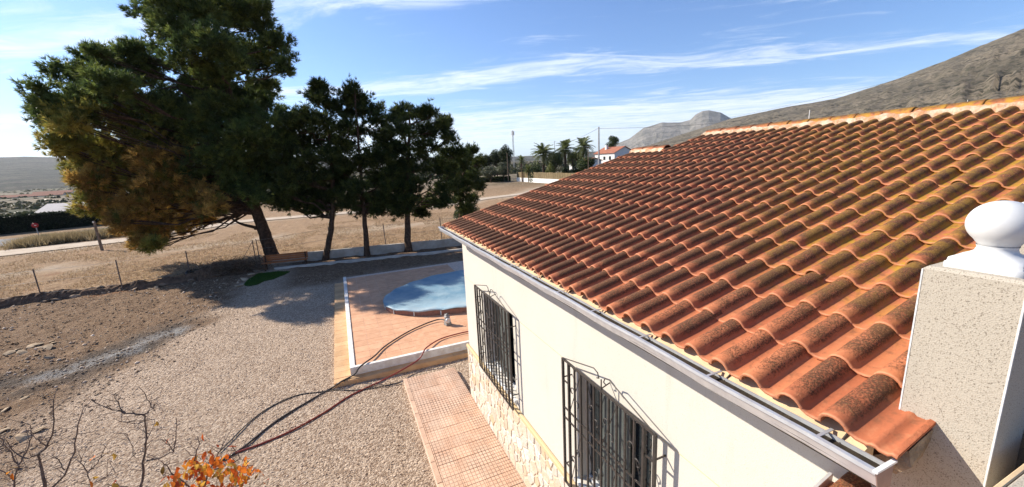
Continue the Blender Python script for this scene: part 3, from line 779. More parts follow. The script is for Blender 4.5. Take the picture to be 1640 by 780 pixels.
for _, _, k, r, loc in tl[:300]:
    mt_, vi = tile_mat(k, r, loc)
    o = link('tile', TILES[vi], None, roof); o.matrix_local = Matrix.Translation(-H0) @ mt_
VV = []; FF = []; CC = []; off = 0
TV = [(np.array([v.co[:] for v in me.vertices]), np.array([p.vertices[:] for p in me.polygons]), np.array([d.color[:3] for d in me.color_attributes[0].data])) for me in TILES]
for _, _, k, r, loc in tl[300:]:
    mt_, vi = tile_mat(k, r, loc); A = np.array(Matrix.Translation(-H0) @ mt_)
    v_, f_, c_ = TV[vi]; VV.append(v_ @ A[:3, :3].T + A[:3, 3]); FF.append(f_ + off); CC.append(c_); off += len(v_)
far_tiles = np_mesh('tile_field', np.concatenate(VV), np.concatenate(FF), M['tile'], roof, np.concatenate(CC), True)
far_tiles['kind'] = 'stuff'
# ridge tiles bedded in rough mortar
def ridge_tile_mesh(seed):
    r = random.Random(seed); mb = MB(); vs = []; n = 9; cols = []
    for j, u in enumerate((0, .02, .40)):
        R = 0.105 + 0.018 * (1 - u / .40)
        for i in range(n):
            a = math.pi * i / (n - 1); vs.append((R * math.cos(a), u, R * 0.9 * math.sin(a))); cols.append((0.02 if j == 0 else .5, 0.55 * math.sin(a), r.random() * .3 + .3, 1))
    for i in range(n):
        a = math.pi * i / (n - 1); vs.append((.108 * math.cos(a), 0, .108 * .9 * math.sin(a) - .002)); cols.append((0.03, 0, .5, 1))
    fs = [(j * n + i, j * n + i + 1, (j + 1) * n + i + 1, (j + 1) * n + i) for j in range(2) for i in range(n - 1)]
    fs += [(i + 1, i, 3 * n + i, 3 * n + i + 1) for i in range(n - 1)]
    me = bpy.data.meshes.new('ridge_tile'); me.from_pydata(vs, [], fs); me.polygons.foreach_set('use_smooth', [True] * len(fs))
    c = me.color_attributes.new('col', 'FLOAT_COLOR', 'POINT'); c.data.foreach_set('color', [x for q in cols for x in q]); me.update(); me.materials.append(M['tile']); return me
RT = [ridge_tile_mesh(i) for i in range(4)]
def rough_strip(name, x0, x1, ya, yb, z0, z1, parent, seed, mat):
    n = int(abs(yb - ya) / .07) + 2; vs = []; r = random.Random(seed)
    prof = [(x0, z0), (x0 + (x1 - x0) * .12, z0 + (z1 - z0) * .8), (x0 + (x1 - x0) * .35, z1), (x0 + (x1 - x0) * .7, z1), (x1, z0)]
    for i in range(n):
        y = ya + (yb - ya) * i / (n - 1)
        for a, b in prof: vs.append((a + r.uniform(-.018, .018), y, b + r.uniform(-.014, .014)))
    k = len(prof); fs = [(i * k + j, i * k + j + 1, (i + 1) * k + j + 1, (i + 1) * k + j) for i in range(n - 1) for j in range(k - 1)]
    fs += [tuple(range(k)), tuple(reversed(range((n - 1) * k, n * k)))]
    return hl(MB().add(vs, fs, True)).build(name, mat, parent)
for xr_, ya, yb in ((XR1 + .02, YV0 + .1, YS + .02), (XR2 + .02, YS + .03, YV1 + .03)):
    zt = zr(xr_)
    rough_strip('ridge_mortar', xr_ - .17, xr_ + .24, ya, yb, zt - .06, zt + .085, roof, int(ya * 10), M['mortar'])
    y = ya
    while y < yb - .1:
        o = link('ridge_tile', rnd.choice(RT), None, roof, Vector((xr_ + .05 + rnd.uniform(-.006, .006), y, zt + .035 + rnd.uniform(-.006, .006))) - H0)
        o.rotation_euler = (rnd.gauss(0, .012), 0, rnd.gauss(0, .012)); y += .36
# verge of the step between the two ridges, far verge
for xa, xb, yv in ((XR2, XR1, YS + .05), (XE, XR2, YV1 + .06)):
    n = int((xb - xa) / .36) + 1
    for i in range(n):
        x = xa + (xb - xa) * i / n
        o = link('verge_tile', RT[i % 4], None, roof, Vector((x, yv - .03, zr(x) + .0)) - H0)
        o.rotation_euler = (0.0, 0, 0); o.matrix_local = Matrix.Translation(Vector((x, yv - .03, zr(x) - .035)) - H0) @ ROT @ Matrix.Rotation(-math.pi / 2, 4, 'Z') @ Matrix.Diagonal((.62, 1.05, .75, 1))
vm = MB(); nvm = 40; r_v = random.Random(4)
for i in range(nvm + 1):
    x = XE + .10 + (XR1 - XE - .1) * i / nvm
    for y_, z_ in ((.705, -.005), (.69, -.07), (.72, -.15), (.86, -.15)): vm.v.append((x + r_v.uniform(-.01, .01), y_ + r_v.uniform(-.012, .012), zr(x) + z_ + r_v.uniform(-.01, .01)))
vm.f += [(i * 4 + j, i * 4 + j + 1, i * 4 + j + 5, i * 4 + j + 4) for i in range(nvm) for j in range(3)] + [(3, 2, 1, 0)]; vm.sm += [False] * (nvm * 3 + 1)
hl(vm).build('verge_mortar', simple('grey_mortar', (.34, .27, .20), (.22, .17, .12), 12, .95, .1, .9, 40, bdist=.02), roof)
# eave: cream fascia, bedding, soffit and gutter
fz = MB()
fz.add([(XE - .003, YV0 + .1, ZE - .111), (XE + .08, YV0 + .1, ZE - .111), (XE + .08, YV0 + .1, ZE + .008), (XE - .003, YV0 + .1, ZE - .03)] + [(XE - .003, YV1 + .05, ZE - .111), (XE + .08, YV1 + .05, ZE - .111), (XE + .08, YV1 + .05, ZE + .008), (XE - .003, YV1 + .05, ZE - .03)], [(0, 1, 2, 3), (7, 6, 5, 4), (3, 2, 6, 7), (0, 3, 7, 4), (1, 5, 6, 2), (0, 4, 5, 1)])
hl(fz).build('fascia', M['fascia'], house)
hl(MB().box((XE + .0, YV0 + .1, ZE - .15), (XW - .002, YV1 + .10, ZE - .112))).build('soffit', M['white'], house)
hl(MB().box((XW - .05, YV0 + .14, ZE - .20), (XW - .0015, YV1 + .05, ZE - .152), 0)).build('cornice', M['white'], house)
gp = [(XE - .004, ZE - .018), (XE - .004, ZE - .108), (XE - .055, ZE - .108), (XE - .082, ZE - .085), (XE - .10, ZE - .03), (XE - .116, ZE - .020), (XE - .114, ZE - .002), (XE - .094, ZE - .002), (XE - .09, ZE - .03), (XE - .074, ZE - .078), (XE - .05, ZE - .098), (XE - .012, ZE - .098), (XE - .012, ZE - .018)]
ya, yb = 0.705, 7.80 + .25
n = len(gp); gm = MB(); NS = 26
vs = [(x, ya + (yb - ya) * j / NS, z + .004 * math.sin(j * 1.7)) for j in range(NS + 1) for x, z in gp]
gm.add(vs, [((j * n + i), (j + 1) * n + i, (j + 1) * n + (i + 1) % n, j * n + (i + 1) % n) for j in range(NS) for i in range(n)])
gut = hl(gm).build('gutter', M['metal'], house)
hl(MB().box((XE - .072, ya + .01, ZE - .097), (XE - .0125, yb - .01, ZE - .066)).box((XE - .088, ya + .012, ZE - .0655), (XE - .0128, yb - .012, ZE - .034))).build('gutter_shade', M['gutter_shade'], gut)  # dark fill standing in for the shadowed inside of the gutter
for yy, sg in ((ya - .004, -1), (yb, 1)):
    cp = MB(); q = [(XE + .005, ZE - .006), (XE + .005, ZE - .118), (XE - .058, ZE - .118), (XE - .09, ZE - .088), (XE - .119, ZE - .004)]
    cp.add([(x, yy, z) for x, z in q] + [(x, yy + .004, z) for x, z in q], [tuple(range(5)), tuple(reversed(range(5, 10)))] + [((i + 1) % 5, i, 5 + i, 5 + (i + 1) % 5) for i in range(5)])
    hl(cp).build('end_cap', M['cap'] if sg < 0 else M['metal'], gut)
    hl(MB().box((XE - .12, yy - .004, ZE - .008), (XE + .02, yy + .012, ZE + .002))).build('cap_edge', M['white'], gut)
y = .93
while y < 7.9:
    br = MB().box((XE - .11, y - .007, ZE - .010), (XE + .02, y + .007, ZE - .006))
    hl(br).build('bracket', M['metal'], gut)
    hl(MB().tube([(XE - .02, y - .05, ZE - .04), (XE + .045, y - .05, ZE + .0)], .005, 5)).build('strap', M['iron'], gut)
    y += .58

# ------------------------------------------------------------------ porch roof below the gutter
porch = empty('porch_roof', (1.2, 0.6, 3.3)); P0 = Vector((1.2, 0.6, 3.3))
tag(porch, 'small lower roof of terracotta tiles beneath the near end of the gutter', 'roof')
pd = MB(); zp = lambda x: 3.44 + (x - 1.75) * tS
pd.add([(1.2, .05, zp(1.2)), (XW - .06, .05, zp(XW)), (XW - .06, 1.04, zp(XW)), (1.2, 1.04, zp(1.2)), (1.2, .05, zp(1.2) - .1), (XW - .06, .05, zp(XW) - .1), (XW - .06, 1.04, zp(XW) - .1), (1.2, 1.04, zp(1.2) - .1)], [(0, 1, 2, 3), (7, 6, 5, 4), (0, 4, 5, 1), (1, 5, 6, 2), (2, 6, 7, 3), (3, 7, 4, 0)])
pd.rot(Matrix.Translation(-P0)).build('deck', M['mortar'], porch)
MB().add([(1.2, 1.041, zp(1.2) - .1), (XW - .06, 1.041, zp(XW) - .1), (XW - .06, 1.041, zp(XW) + .05), (1.2, 1.041, zp(1.2) + .05), (1.2, 1.056, zp(1.2) - .1), (XW - .06, 1.056, zp(XW) - .1), (XW - .06, 1.056, zp(XW) + .05), (1.2, 1.056, zp(1.2) + .05)], [(0, 1, 2, 3), (7, 6, 5, 4), (3, 2, 6, 7), (0, 3, 7, 4), (1, 5, 6, 2)]).rot(Matrix.Translation(-P0)).build('flashing', M['metal'], porch)
for k in range(4):
    for r in range(3):
        u = r * L_T; o = link('tile', TILES[(k * 3 + r) % 10], None, porch)
        o.matrix_local = Matrix.Translation(Vector((1.25 + u * math.cos(SL), 1.02 - k * P_T, zp(1.25) + .02 + u * math.sin(SL))) - P0) @ ROT

# ------------------------------------------------------------------ terrace pillar with ball finial, parapet
def pillar(loc, w_, d_, ztop, label, cat='pillar'):
    """shaft from below the terrace up to ztop, square flared base and ball on top"""
    p = empty('terrace_pillar', loc); tag(p, label, cat, 'balustrade pillars with white balls')
    MB().box((0, 0, 0), (w_, d_, ztop - loc[2]), 0.012).build('shaft', M['pillar'], p)
    e = .006
    for x, y in ((0, 0), (0, d_)):
        MB().box((x - .0015, y - e * .45, 0.0), (x + .006, y + e * .45, ztop - loc[2] - .014)).build('corner_bead', M['trim'], p)
    c = (w_ / 2 + .008, d_ / 2 - .008); zt_ = ztop - loc[2]
    b = MB(); half = w_ / 2 - .036
    prof = [(half, .0), (half, .022), (half * .95, .026), (half * .93, .040), (half * .86, .046), (half * .70, .054), (half * .55, .066), (half * .50, .082), (half * .54, .092)]
    vs = []; n = 32
    for i, (r_, z) in enumerate(prof):
        sq = 1.0 if i < 4 else max(0.0, 1 - (i - 3) / 3.0)     # square foot turning round upwards
        for k in range(n):
            a = 2 * math.pi * k / n; ca_, sa_ = math.cos(a), math.sin(a); f_ = 1 / max(abs(ca_), abs(sa_)); f_ = 1 + (min(f_, 1.40) - 1) * sq
            vs.append((c[0] + r_ * f_ * ca_, c[1] + r_ * f_ * sa_, zt_ + z))
    b.add(vs, [(i * n + k, i * n + (k + 1) % n, (i + 1) * n + (k + 1) % n, (i + 1) * n + k) for i in range(len(prof) - 1) for k in range(n)], True)
    b.build('finial_base', M['finial'], p)
    R = .094; rs = [(max(.0005, R * math.sin(math.pi * i / 20)) * 1.02, zt_ + .092 + R * .90 - R * .94 * math.cos(math.pi * i / 20)) for i in range(1, 21)]
    MB().lathe([(.052, zt_ + .090)] + rs[4:], (c[0], c[1], 0), 36).build('ball', M['finial'], p)
    return p
pillar((2.172, 0.53, 0.0), .285, .28, 4.815, 'speckled render pillar topped by a white ball, beside the near roof edge')
pillar((2.945, 0.60, 0.0), .285, .28, 4.955, 'second white ball pillar, just showing at the right picture edge')
par = empty('terrace_parapet', (2.3, .335, -.045)); tag(par, 'low terrace parapet with pale coping in front of the ball pillar', 'parapet')
MB().box((-1.1, -.10, 3.3), (1.6, .09, 4.135)).build('parapet_wall', M['wall'], par)
MB().box((-1.12, -.13, 4.135), (1.6, .108, 4.172), .006).build('coping', M['pillar'], par)
MB().box((-1.12, .1085, 4.14), (1.6, .125, 4.174), .003).build('coping_edge', M['fascia'], par)
MB().box((-1.1, -.09, 0), (1.6, .08, 3.3)).build('parapet_base', M['wall'], par)

# ------------------------------------------------------------------ pavement beside the house
pave = MB().box((0.93, 0.6, -0.05), (XW - .036, 9.60, 0.085)).build('pavement', M['joint'], None); tag(pave, kind='structure')
S_ = 0.33
pm = MB().box((-.163, -.163, 0), (.163, .163, .024), .003).mesh('paving_tile'); pm.materials.append(M['paver'])
for j in range(27):
    for i in range(4):
        x = 1.02 + S_ * (i + .5); y = 9.57 - S_ * (j + .5)
        w2 = min(x + .163, XW - .04) - (x - .163)
        if w2 < .05 or y < 4.2: continue
        o = link('paving_tile', pm, None, pave, (x, y, .084 + rnd.uniform(-.002, .002)))
        if w2 < .32: o.scale = (w2 / .326, 1, 1); o.location.x = x - .163 + w2 / 2
km = MB().box((-.045, -.262, 0), (.045, .262, .03), .005).mesh('edging_block'); km.materials.append(M['paver_edge'])
for j in range(10):
    link('edging_block', km, None, pave, (.972, 9.32 - j * .53, .084 + rnd.uniform(-.003, .003)))

# ------------------------------------------------------------------ pool terrace
TX0, TY0, TY1 = -0.235, 10.41, 20.0
ter = MB().box((TX0 + .002, TY0 + .002, -.05), (8.6, TY1, .285)).build('pool_terrace', M['joint']); tag(ter, kind='structure')
step = MB().box((-0.66, 10.16, -.05), (8.6, TY0 - .001, .10)).box((-0.66, TY0, -.05), (TX0 - .001, 19.9, .099)).build('terrace_step', M['step_tile']); tag(step, kind='structure')
sm_ = MB().box((-.165, -.11, 0), (.165, .11, .012), .003).mesh('step_tile'); sm_.materials.append(M['step_tile'])
for i in range(13):
    link('step_tile', sm_, None, step, (-.475 + .335 * i, 10.285, .1))
s2 = MB().box((-.205, -.165, 0), (.205, .165, .012), .003).mesh('step_tile'); s2.materials.append(M['step_tile'])
for i in range(28):
    link('step_tile', s2, None, step, (-.447, 10.58 + .335 * i, .0995))
# white kerb round the platform
kb = MB().box((TX0 - .03, TY0 - .03, .1), (TX0 + .10, TY1, .325), .008).build('kerb', M['kerb'], ter)
MB().box((TX0 + .1005, TY0 - .03, .1), (8.6, TY0 + .09, .323), .008).build('kerb', M['kerb'], ter)
POOL = [(1.04, 14.5), (1.10, 15.2), (1.42, 15.85), (1.9, 16.35), (2.55, 16.8), (3.4, 17.2), (4.5, 17.4), (5.7, 17.2), (6.5, 16.4), (6.7, 15.2), (6.3, 14.0), (5.5, 13.1), (4.5, 12.75), (3.5, 12.72), (2.8, 12.9), (2.1, 13.1), (1.5, 13.6), (1.15, 14.0)]
def smooth_loop(p, it=2):
    for _ in range(it):
        q = []
        for i in range(len(p)):
            a = p[i]; b = p[(i + 1) % len(p)]
            q += [(a[0] * .75 + b[0] * .25, a[1] * .75 + b[1] * .25), (a[0] * .25 + b[0] * .75, a[1] * .25 + b[1] * .75)]
        p = q
    return p
POOLS = smooth_loop(POOL)
def inside(x, y, poly):
    c = False
    for i in range(len(poly)):
        a = poly[i]; b = poly[i - 1]
        if (a[1] > y) != (b[1] > y) and x < (b[0] - a[0]) * (y - a[1]) / (b[1] - a[1]) + a[0]: c = not c
    return c
T_ = 0.40
tm = MB().box((-.1965, -.1965, 0), (.1965, .1965, .008), .0015).mesh('floor_tile'); tm.materials.append(M['terrace_tile'])
cnt = 0
for j in range(24):
    for i in range(19):
        x = TX0 + .105 + T_ * (i + .5); y = TY0 + .095 + T_ * (j + .5)
        if y > TY1 - .2 or inside(x, y, [(3.9 + (a - 3.9) * .85, 15 + (b - 15) * .85) for a, b in POOLS]): continue
        if x > 4.6 or cnt >= 290: continue
        cnt += 1
        o = link('floor_tile', tm, None, ter, (x, y, .283 + rnd.uniform(-.001, .001))); o.rotation_euler = (rnd.gauss(0, .002), rnd.gauss(0, .002), 0)

pool = empty('swimming_pool', (3.9, 15.0, .3)); tag(pool, 'raised kidney shaped pool with brick rim under a blue cover', 'pool')
pl = lambda mb: mb.rot(Matrix.Translation((-3.9, -15.0, -.3)))
n = len(POOLS); sc_ = lambda k, z: [(3.9 + (a - 3.9) * k, 15 + (b - 15) * k, z) for a, b in POOLS]
pl(MB().add(sc_(1, .29) + sc_(1, .47) + sc_(.93, .47), [(i, (i + 1) % n, n + (i + 1) % n, n + i) for i in range(n)] + [(n + i, n + (i + 1) % n, 2 * n + (i + 1) % n, 2 * n + i) for i in range(n)])).build('rim', M['brick'], pool)
# cover: draped over the rim, sagging inside
rings = [(1.012, .458), (1.016, .485), (1.004, .515), (.97, .522), (.93, .505), (.8, .47), (.6, .45), (.35, .44), (.12, .44)]
vs = []
for k, z in rings:
    for i, q in enumerate(sc_(k, z)):
        wob = .022 * math.sin(i * 1.3 + k * 3) * (max(0, (k - .75) / .25) if k < 1.0 else .8) + (.05 * max(0, math.sin(i * .37 + 1)) if k == 1.012 else 0)
        vs.append((q[0], q[1], q[2] + wob + .02 * (vnoise(np.array(q[0] * 2.0), np.array(q[1] * 2.0), 4) - .5)))
vs.append((3.9, 15, .44)); nr = len(rings)
fs = [(j * n + i, j * n + (i + 1) % n, (j + 1) * n + (i + 1) % n, (j + 1) * n + i) for j in range(nr - 1) for i in range(n)] + [((nr - 1) * n + i, (nr - 1) * n + (i + 1) % n, nr * n) for i in range(n)]
cv = pl(MB().add(vs, fs, True)).build('cover', M['tarp'], pool)
for i in range(0, n, 5):
    a = POOLS[i]; b = POOLS[(i + 1) % n]; d = Vector((a[0] - 3.9, a[1] - 15, 0)).normalized(); q = Vector((a[0], a[1], 0)) + d * .012
    pl(MB().tube([(q.x, q.y, .30), (q.x, q.y, .45)], .022, 6)).build('tie', M['liner'], pool)

# pump on the terrace
pc = gat(718, 520, .315)
pump = empty('pump', (pc.x, pc.y + .06, .301), 0.25); tag(pump, 'small grey water pump standing on the terrace by the pool', 'pump')
MB().add([(-.10, -.09, 0), (.10, -.09, 0), (.10, .09, 0), (-.10, .09, 0), (-.065, -.06, .19), (.065, -.06, .19), (.065, .06, .19), (-.065, .06, .19)], [(4, 5, 6, 7), (0, 1, 5, 4), (1, 2, 6, 5), (2, 3, 7, 6), (3, 0, 4, 7), (3, 2, 1, 0)]).build('base', M['pumpgrey'], pump)
MB().lathe([(.05, 0), (.078, .01), (.08, .12), (.06, .15), (.02, .155)], n=16).rot(Matrix.Translation((0, .09, .24)) @ Matrix.Rotation(math.pi / 2, 4, 'X')).build('motor', M['pumpgrey'], pump)
MB().lathe([(.075, 0), (.085, .008), (.085, .04), (.05, .05), (.04, .03)], n=18).rot(Matrix.Translation((-.02, -.06, .16)) @ Matrix.Rotation(math.pi / 2, 4, 'X')).build('inlet', M['metal'], pump)
MB().tube([(-.02, .0, .30), (.03, .0, .37), (.10, 0, .36)], .014, 6).build('handle', M['rubber'], pump)
MB().box((-.05, -.02, .31), (.05, .09, .345), .01).build('terminal_box', M['pumpgrey'], pump)

def hose(label, pts, r, mat, name='hose'):
    P = [Vector(p) for p in pts]; out_ = []
    for i in range(len(P) - 1):
        p0 = P[max(i - 1, 0)]; p1 = P[i]; p2 = P[i + 1]; p3 = P[min(i + 2, len(P) - 1)]
        for k in range(7):
            q = k / 7; out_.append(0.5 * ((2 * p1) + (p2 - p0) * q + (2 * p0 - 5 * p1 + 4 * p2 - p3) * q * q + (3 * p1 - p0 - 3 * p2 + p3) * q ** 3))
    out_.append(P[-1]); b = Vector(out_[0]); b.z = 0
    o = MB().tube(out_, r, 7).rot(Matrix.Translation(-b)).build(name, mat, None, b); return tag(o, label, 'hose', 'hoses lying across the gravel')
G = lambda x, y, z=0.02: tuple(gat(x, y, z))
hose('thick black hose running from the pump over the terrace kerb to the gravel', [(pc.x - .04, pc.y - .02, .46), G(700, 512, .36), G(660, 528, .33), G(620, 552, .33), G(600, 570, .34), G(586, 580, .36), G(575, 589, .35), G(570, 597, .24), G(560, 604, .135), G(545, 612, .13), G(530, 622), G(490, 645), G(440, 676), G(390, 716), G(355, 738)], .021, M['hose_black'])
hose('red hose curving across the kerb, step and gravel', [G(760, 529, .33), G(735, 534, .33), G(705, 543, .33), G(684, 556, .36), G(678, 564, .35), G(672, 574, .24), G(655, 586, .135), G(630, 600, .13), G(612, 609, .10), G(600, 615, .03), G(560, 634), G(520, 660), G(470, 688), G(420, 710), G(370, 728), G(340, 745)], .019, M['hose_red'])
hose('thin black hose lying loose on the gravel in a wavy line', [G(642, 612), G(600, 621), G(565, 625), G(540, 624), G(510, 628), G(480, 632), G(450, 643), G(420, 660), G(395, 680), G(370, 705), G(350, 725)], .013, M['hose_black'])


# ------------------------------------------------------------------ foliage
def unit(n):
    v = RNG.normal(size=(n, 3)); return v / np.linalg.norm(v, axis=1, keepdims=True)
def norm(v): return v / np.maximum(np.linalg.norm(v, axis=1, keepdims=True), 1e-9)
def blades(c, axis_, nb, ln, wd, spread, col, jitter=0.25):
    """needle tufts: nb thin triangles round each tuft"""
    n = len(c); C = np.repeat(c, nb, 0); A = np.repeat(axis_, nb, 0)
    d = norm(A + unit(n * nb) * spread); s = norm(np.cross(d, unit(n * nb)))
    L = ln * RNG.uniform(0.65, 1.2, (n * nb, 1)); C = C + d * L * RNG.uniform(-.1, .15, (n * nb, 1))
    V_ = np.stack([C - s * wd / 2, C + s * wd / 2, C + d * L], 1).reshape(-1, 3)
    F_ = np.arange(n * nb * 3).reshape(-1, 3)
    cc = np.repeat(col, nb, 0) * RNG.uniform(1 - jitter, 1 + jitter, (n * nb, 1))
    return V_, F_, np.repeat(cc, 3, 0)
def leaves(c, nrm, size, col, jitter=0.25, asp=0.55):
    """flat rhombic leaves"""
    n = len(c); d = norm(np.cross(nrm, unit(n))); s = np.cross(nrm, d)
    L = (size * RNG.uniform(.6, 1.25, n))[:, None]
    V_ = np.stack([c - d * L / 2, c + s * L * asp / 2 + nrm * L * .08, c + d * L / 2, c - s * L * asp / 2 + nrm * L * .08], 1).reshape(-1, 3)
    F_ = np.arange(n * 4).reshape(-1, 4)
    cc = col * RNG.uniform(1 - jitter, 1 + jitter, (n, 1))
    return V_, F_, np.repeat(cc, 4, 0)
def join(parts):
    V_ = []; F_ = []; C_ = []; o = 0
    for v, f, c in parts: V_.append(v); F_.append(f + o); C_.append(c); o += len(v)
    return np.concatenate(V_), np.concatenate(F_), np.concatenate(C_)

GREEN = np.array([[0.060, 0.082, 0.022], [0.040, 0.060, 0.018], [0.098, 0.118, 0.028]])
OLIVE = np.array([[0.15, 0.135, 0.026], [0.10, 0.105, 0.024], [0.20, 0.16, 0.035]])
BROWN = np.array([[0.25, 0.145, 0.042], [0.18, 0.10, 0.032], [0.32, 0.20, 0.055]])
PAL = {'g': GREEN * 1.35, 'o': OLIVE * 1.5, 'b': BROWN * 1.15 + OLIVE * .3}
def split_clumps(clumps, n, k, seed):
    r = random.Random(seed); out_ = []
    for c, rad, pal in clumps:
        out_.append((Vector(c), rad * k * 1.05, pal))
        for i in range(n):
            d = Vector((r.gauss(0, 1), r.gauss(0, 1), r.gauss(0, .8))).normalized() * rad * (1.02 - k) * r.uniform(.9, 1.35)
            out_.append((Vector(c) + d, rad * k * r.uniform(.6, 1.05), pal))
    return out_
def pine_crown(clumps, dens=9.0, nb=9, ln=.23, wd=.026, tuft=6):
    """clumps: (centre, radius, palette)"""
    parts = []
    for c, r, pal in clumps:
        ns = max(8, int(dens * r * r * 4))
        u = unit(ns); u[:, 2] = u[:, 2] * .75 + .12
        rad = r * np.power(RNG.uniform(0.05, 1, (ns, 1)), 0.42) * RNG.uniform(.82, 1.12, (ns, 1))
        base = np.array(c) + u * rad * np.array([1, 1, .82])
        ax = norm(u + np.array([0, 0, .55]) + unit(ns) * .35)
        p = PAL[pal]; sc1 = p[RNG.integers(0, 3, ns)] * RNG.uniform(.7, 1.3, (ns, 1))
        if pal == 'b':
            m_ = RNG.uniform(size=ns) < .25; sc1[m_] = OLIVE[RNG.integers(0, 3, m_.sum())]
        k = RNG.uniform(0, 1, (ns, tuft, 1)); ln_s = RNG.uniform(.2, .48, (ns, 1, 1))
        tc_ = (base[:, None] + ax[:, None] * k * ln_s + RNG.normal(size=(ns, tuft, 3)) * .07).reshape(-1, 3)
        ta = norm(np.repeat(ax, tuft, 0) + unit(ns * tuft) * .5)
        parts.append(blades(tc_, ta, nb, ln, wd, .75, np.repeat(sc1, tuft, 0)))
    return join(parts)
def limb_path(a, b, sag=.12, n=5, seed=0):
    r = random.Random(seed); a = Vector(a); b = Vector(b); d = (b - a).length; P = []
    for i in range(n + 1):
        q = i / n; p = a.lerp(b, q); p.z += math.sin(q * math.pi) * -sag * d * .3
        if 0 < i < n: p += Vector((r.gauss(0, .04), r.gauss(0, .04), r.gauss(0, .03))) * d
        P.append(p)
    return P
def pine(name, label, trunk_pts, trunk_r, clumps, group=None, dens=9.0, nb=9, ln=.23, wd=.026, extra_limbs=(), tuft=6, tone=1.0):
    base_ = Vector(trunk_pts[0]); root = empty(name, base_); tag(root, label, 'tree', group)
    mb = MB(); P = [Vector(p) for p in trunk_pts]
    TP = []; nseg = 6
    for i in range(len(P) - 1):
        for k in range(nseg): TP.append(P[i].lerp(P[i + 1], k / nseg) + Vector((rnd.gauss(0, .012), rnd.gauss(0, .012), 0)))
    TP.append(P[-1]); TP[0] = P[0] - Vector((0, 0, .15))
    nT = len(TP); rad = [trunk_r * (1.35 if i == 0 else 1.0) * (1 - .9 * (i / (nT - 1)) ** .9) + .02 for i in range(nT)]
    mb.tube(TP, rad, 9)
    for a, b, r0 in extra_limbs: 
        q = limb_path(a, b, .3, 6, int(r0 * 999)); mb.tube(q, [r0 * (1 - .75 * i / 6) for i in range(7)], 7)
    for ci, (c, r, pal) in enumerate(clumps):
        c = Vector(c)
        best = min(range(int(nT * .32), nT), key=lambda i: (TP[i] - c).length + abs(TP[i].z - (c.z - (c.xy - TP[i].xy).length * .45)) * .8)
        a = TP[min(best, nT - 2)]; r0 = min(rad[best] * .5, .035 + .03 * r)
        q = limb_path(a, c, .15, 5, ci); mb.tube(q, [r0 * (1 - .8 * i / 5) + .006 for i in range(6)], 5)
        for s in range(4):
            e = c + Vector(unit(1)[0].tolist()) * r * .8; mb.tube([q[3], c.lerp(e, .45) + Vector((0, 0, -.1)), e], [r0 * .4 + .004, .012, .005], 4)
    mb.rot(Matrix.Translation(-base_)).build('trunk', M['bark'], root)
    v, f, cc = pine_crown(split_clumps(clumps, 6, .44, len(clumps)), dens, nb, ln, wd, tuft)
    cc = cc * tone
    np_mesh('crown', v - np.array(base_), f, M['needle'], root, cc)
    return root

def pclump(lst, Yb, spread, pal0='g', seed=1):
    """clumps from (px, py, radius px[, palette]) seen at depth Yb, scattered in depth"""
    r = random.Random(seed); out_ = []
    for q in lst:
        px_, py_, rp = q[:3]; pal = q[3] if len(q) > 3 else pal0
        dy = q[4] if len(q) > 4 else r.uniform(-1, 1) * spread
        rp *= .95; c = at(px_, py_, Yb + dy); dep = (c - Vector((0, 0, CAM_Z))).dot(VF)
        out_.append((c, rp / F_PX * dep, pal))
    return out_
# ---- the big leaning pine behind the bench
big = [(300, 15, 46), (350, 15, 48), (255, 45, 38), (400, 42, 42), (445, 72, 28), (300, 75, 50), (360, 85, 52), (420, 105, 42), (330, -30, 50), (270, 0, 42), (380, -15, 45), (455, 105, 20), (235, 20, 26), (420, 15, 24),
       (105, 125, 26), (78, 160, 24), (88, 195, 26), (70, 180, 14), (130, 150, 30), (165, 105, 34), (205, 100, 36), (185, 140, 40), (240, 110, 40), (215, 85, 20), (160, 85, 12),
       (125, 195, 34, 'o'), (180, 190, 44, 'o'), (245, 170, 50), (310, 145, 50), (370, 150, 48), (410, 165, 42), (430, 140, 26),
       (115, 240, 26, 'o'), (150, 235, 38, 'o'), (210, 240, 48, 'o'), (270, 225, 48), (330, 215, 50), (385, 220, 45), (430, 215, 38), (455, 195, 25),
       (125, 285, 24, 'o'), (160, 285, 40, 'b'), (215, 295, 46, 'b'), (270, 285, 44, 'b'), (320, 275, 40), (370, 275, 38), (415, 265, 36), (450, 260, 30),
       (150, 325, 24, 'o'), (185, 335, 34, 'b'), (235, 345, 36, 'b'), (285, 335, 38, 'b'), (330, 325, 32, 'b'), (215, 370, 22, 'b'), (250, 375, 24, 'b'), (248, 395, 9, 'o'), (300, 360, 22, 'b'), (335, 350, 18, 'b'), (375, 315, 26), (430, 300, 26), (460, 290, 24), (345, 250, 40), (190, 165, 40, 'o'), (350, 300, 34), (390, 300, 30), (340, 335, 22, 'b'), (300, 300, 38, 'b'), (465, 315, 20), (412, 318, 18), (230, 200, 45, 'o'), (290, 190, 45), (110, 165, 26), (140, 125, 22), (92, 212, 26, 'o', -1), (102, 238, 24, 'o', -1.5), (122, 182, 28, 'g', -2), (84, 182, 24, 'g', -2.5), (345, 178, 34, 'g', -1), (372, 190, 30, 'g', 0), (325, 200, 34, 'g', -1), (400, 190, 30, 'g', -1), (350, 120, 36, 'g', -1), (140, 300, 26, 'o', -.5), (172, 312, 34, 'b', 0), (130, 262, 26, 'o', 0), (192, 355, 26, 'b', -1), (160, 340, 20, 'o', 1), (225, 322, 38, 'b', -1), (262, 356, 26, 'b', 0), (312, 308, 36, 'b', -1), (180, 262, 38, 'o', -1), (250, 260, 40, 'b', -1), (230, 390, 14, 'b', 0)]
b0 = gat(437, 413, 0.0); b0.z = -.05
